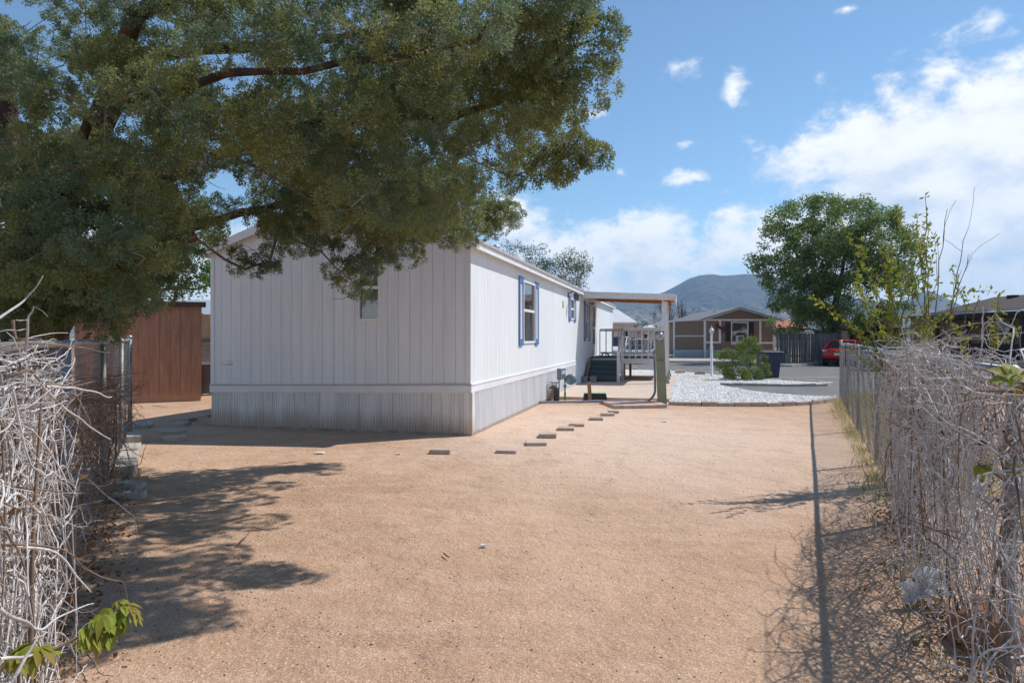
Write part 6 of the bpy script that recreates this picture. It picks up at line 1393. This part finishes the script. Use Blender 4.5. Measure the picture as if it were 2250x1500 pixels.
twig('short fallen twig in the bare sand', [(975, 1216), (980, 1221), (988, 1226)])
# tufts of grass along the right fence, weeds
def blades(name, label, spots, n, hgt, mat, spread):
    P = []; D = []; Ls = []
    for (x, y) in spots:
        for _ in range(n):
            P.append((x + random.gauss(0, spread), y + random.gauss(0, spread), -.02)); d = Vector((random.gauss(0, .45), random.gauss(0, .45), 1)).normalized(); D.append(d[:]); Ls.append(random.uniform(.5, 1.1) * hgt)
    v_, f_ = leaves_np(np.array(P), np.array(D), np.array(Ls), np.array(Ls) * .045 + .002); o = np_mesh(name, v_, f_, mat); return tag(stuff(o), label, None)
sp = [(rfence(y).x - .05 - abs(random.gauss(0, .10)), y) for y in [random.uniform(7.2, 17) for _ in range(90)]]
blades('dry_grass', 'straw yellow grass along the foot of the right fence', sp, 15, .17, grassm, .07)
sp = [(rfence(y).x + .2 + abs(random.gauss(0, .9)), y) for y in [random.uniform(6.5, 19) for _ in range(330)]]
blades('meadow_grass', 'dry grass growing beyond the right fence', sp, 26, .28, grassm, .12)
sp = [(rfence(y).x - .08 + random.gauss(0, .12), y) for y in [random.uniform(3.0, 7.8) for _ in range(46)]]
blades('weeds', 'small green weeds along the near right fence', sp, 16, .13, weedm, .06)
sp = [(G(px, py).x, G(px, py).y) for px, py in ((712, 1177), (1220, 1165), (705, 1110), (1895, 1290), (1960, 1240), (1040, 1490))]
blades('sprouts', 'tiny green sprouts in the open sand', sp, 9, .035, weedm, .012)
# dead leaves under both tangles
P = []
for _ in range(1300):
    s_ = random.random(); y = random.uniform(3.0, 8.5) if s_ < .6 else random.uniform(2.6, 6.5); b = (lf(y) + Vector((abs(random.gauss(0, .14)), 0, 0))) if s_ < .6 else (rfence(y) - Vector((abs(random.gauss(0, .16)), 0, 0))); P.append((b.x, b.y, random.uniform(.0, .03) + (abs(random.gauss(0, .10)) if random.random() < .4 else 0)))
P = np.array(P); v_, f_ = leaves_np(P, unit(len(P)) * np.array((1, 1, .4)), rng.uniform(.03, .06, len(P)), rng.uniform(.015, .035, len(P)), .2)
tag(stuff(np_mesh('leaf_litter', v_, f_, deadleaf)), 'brown dead leaves lying under the vines', None)
rock('red_boulder', 'reddish rock lying under the right vine tangle', G(2195, 1425) + Vector((0, .05, .08)), (.20, .16, .17), redrock, 'rock', 9)
rock('red_boulder', 'small reddish rock at the foot of the second right fence post', G(2022, 1168) + Vector((0, 0, .03)), (.07, .06, .05), redrock, 'rock', 4)
# torn plastic bag caught on the lowest twig
pb = thing('plastic_bag', 'torn white plastic scrap caught on a twig by the right fence', 'plastic bag', G(2020, 1330))
for (ox, oz, s, sd_) in ((-.03, .08, .07, 3), (.07, .15, .08, 5)):
    bm = bmesh.new(); bmesh.ops.create_grid(bm, x_segments=9, y_segments=9, size=s)
    for v in bm.verts:
        q = noise.noise_vector(v.co * 16 + Vector((sd_, 2, 1))); v.co += q * s * .9; v.co = Vector((v.co.x + ox, v.co.z * 1.2, v.co.y * .8 + oz))
    me = bpy.data.meshes.new('plastic_sheet'); bm.to_mesh(me); bm.free(); me.materials.append(plasticbag); link('plastic_sheet', me, pb)
mb = MB(); mb.tube([(.16, .05, .42), (.02, .0, .28), (.02, .0, .12), (.0, .0, .02), (.03, -.02, -.02)], [.006, .005, .004, .003, .002], 5); mb.build('twig', vinem, pb)

# ================================================================== AIR
hz = MB(); hz.box(-6200, 6200, -600, 5600, -60, 470)
m, b, out = mat_base('haze_air')
pv = b.n('ShaderNodeVolumePrincipled', {'Color': (0.42, 0.68, 1.0, 1), 'Density': 0.00014, 'Anisotropy': 0.1})
b.t.links.new(pv.outputs[0], out.inputs['Volume'])
stuff(hz.build('haze', m))
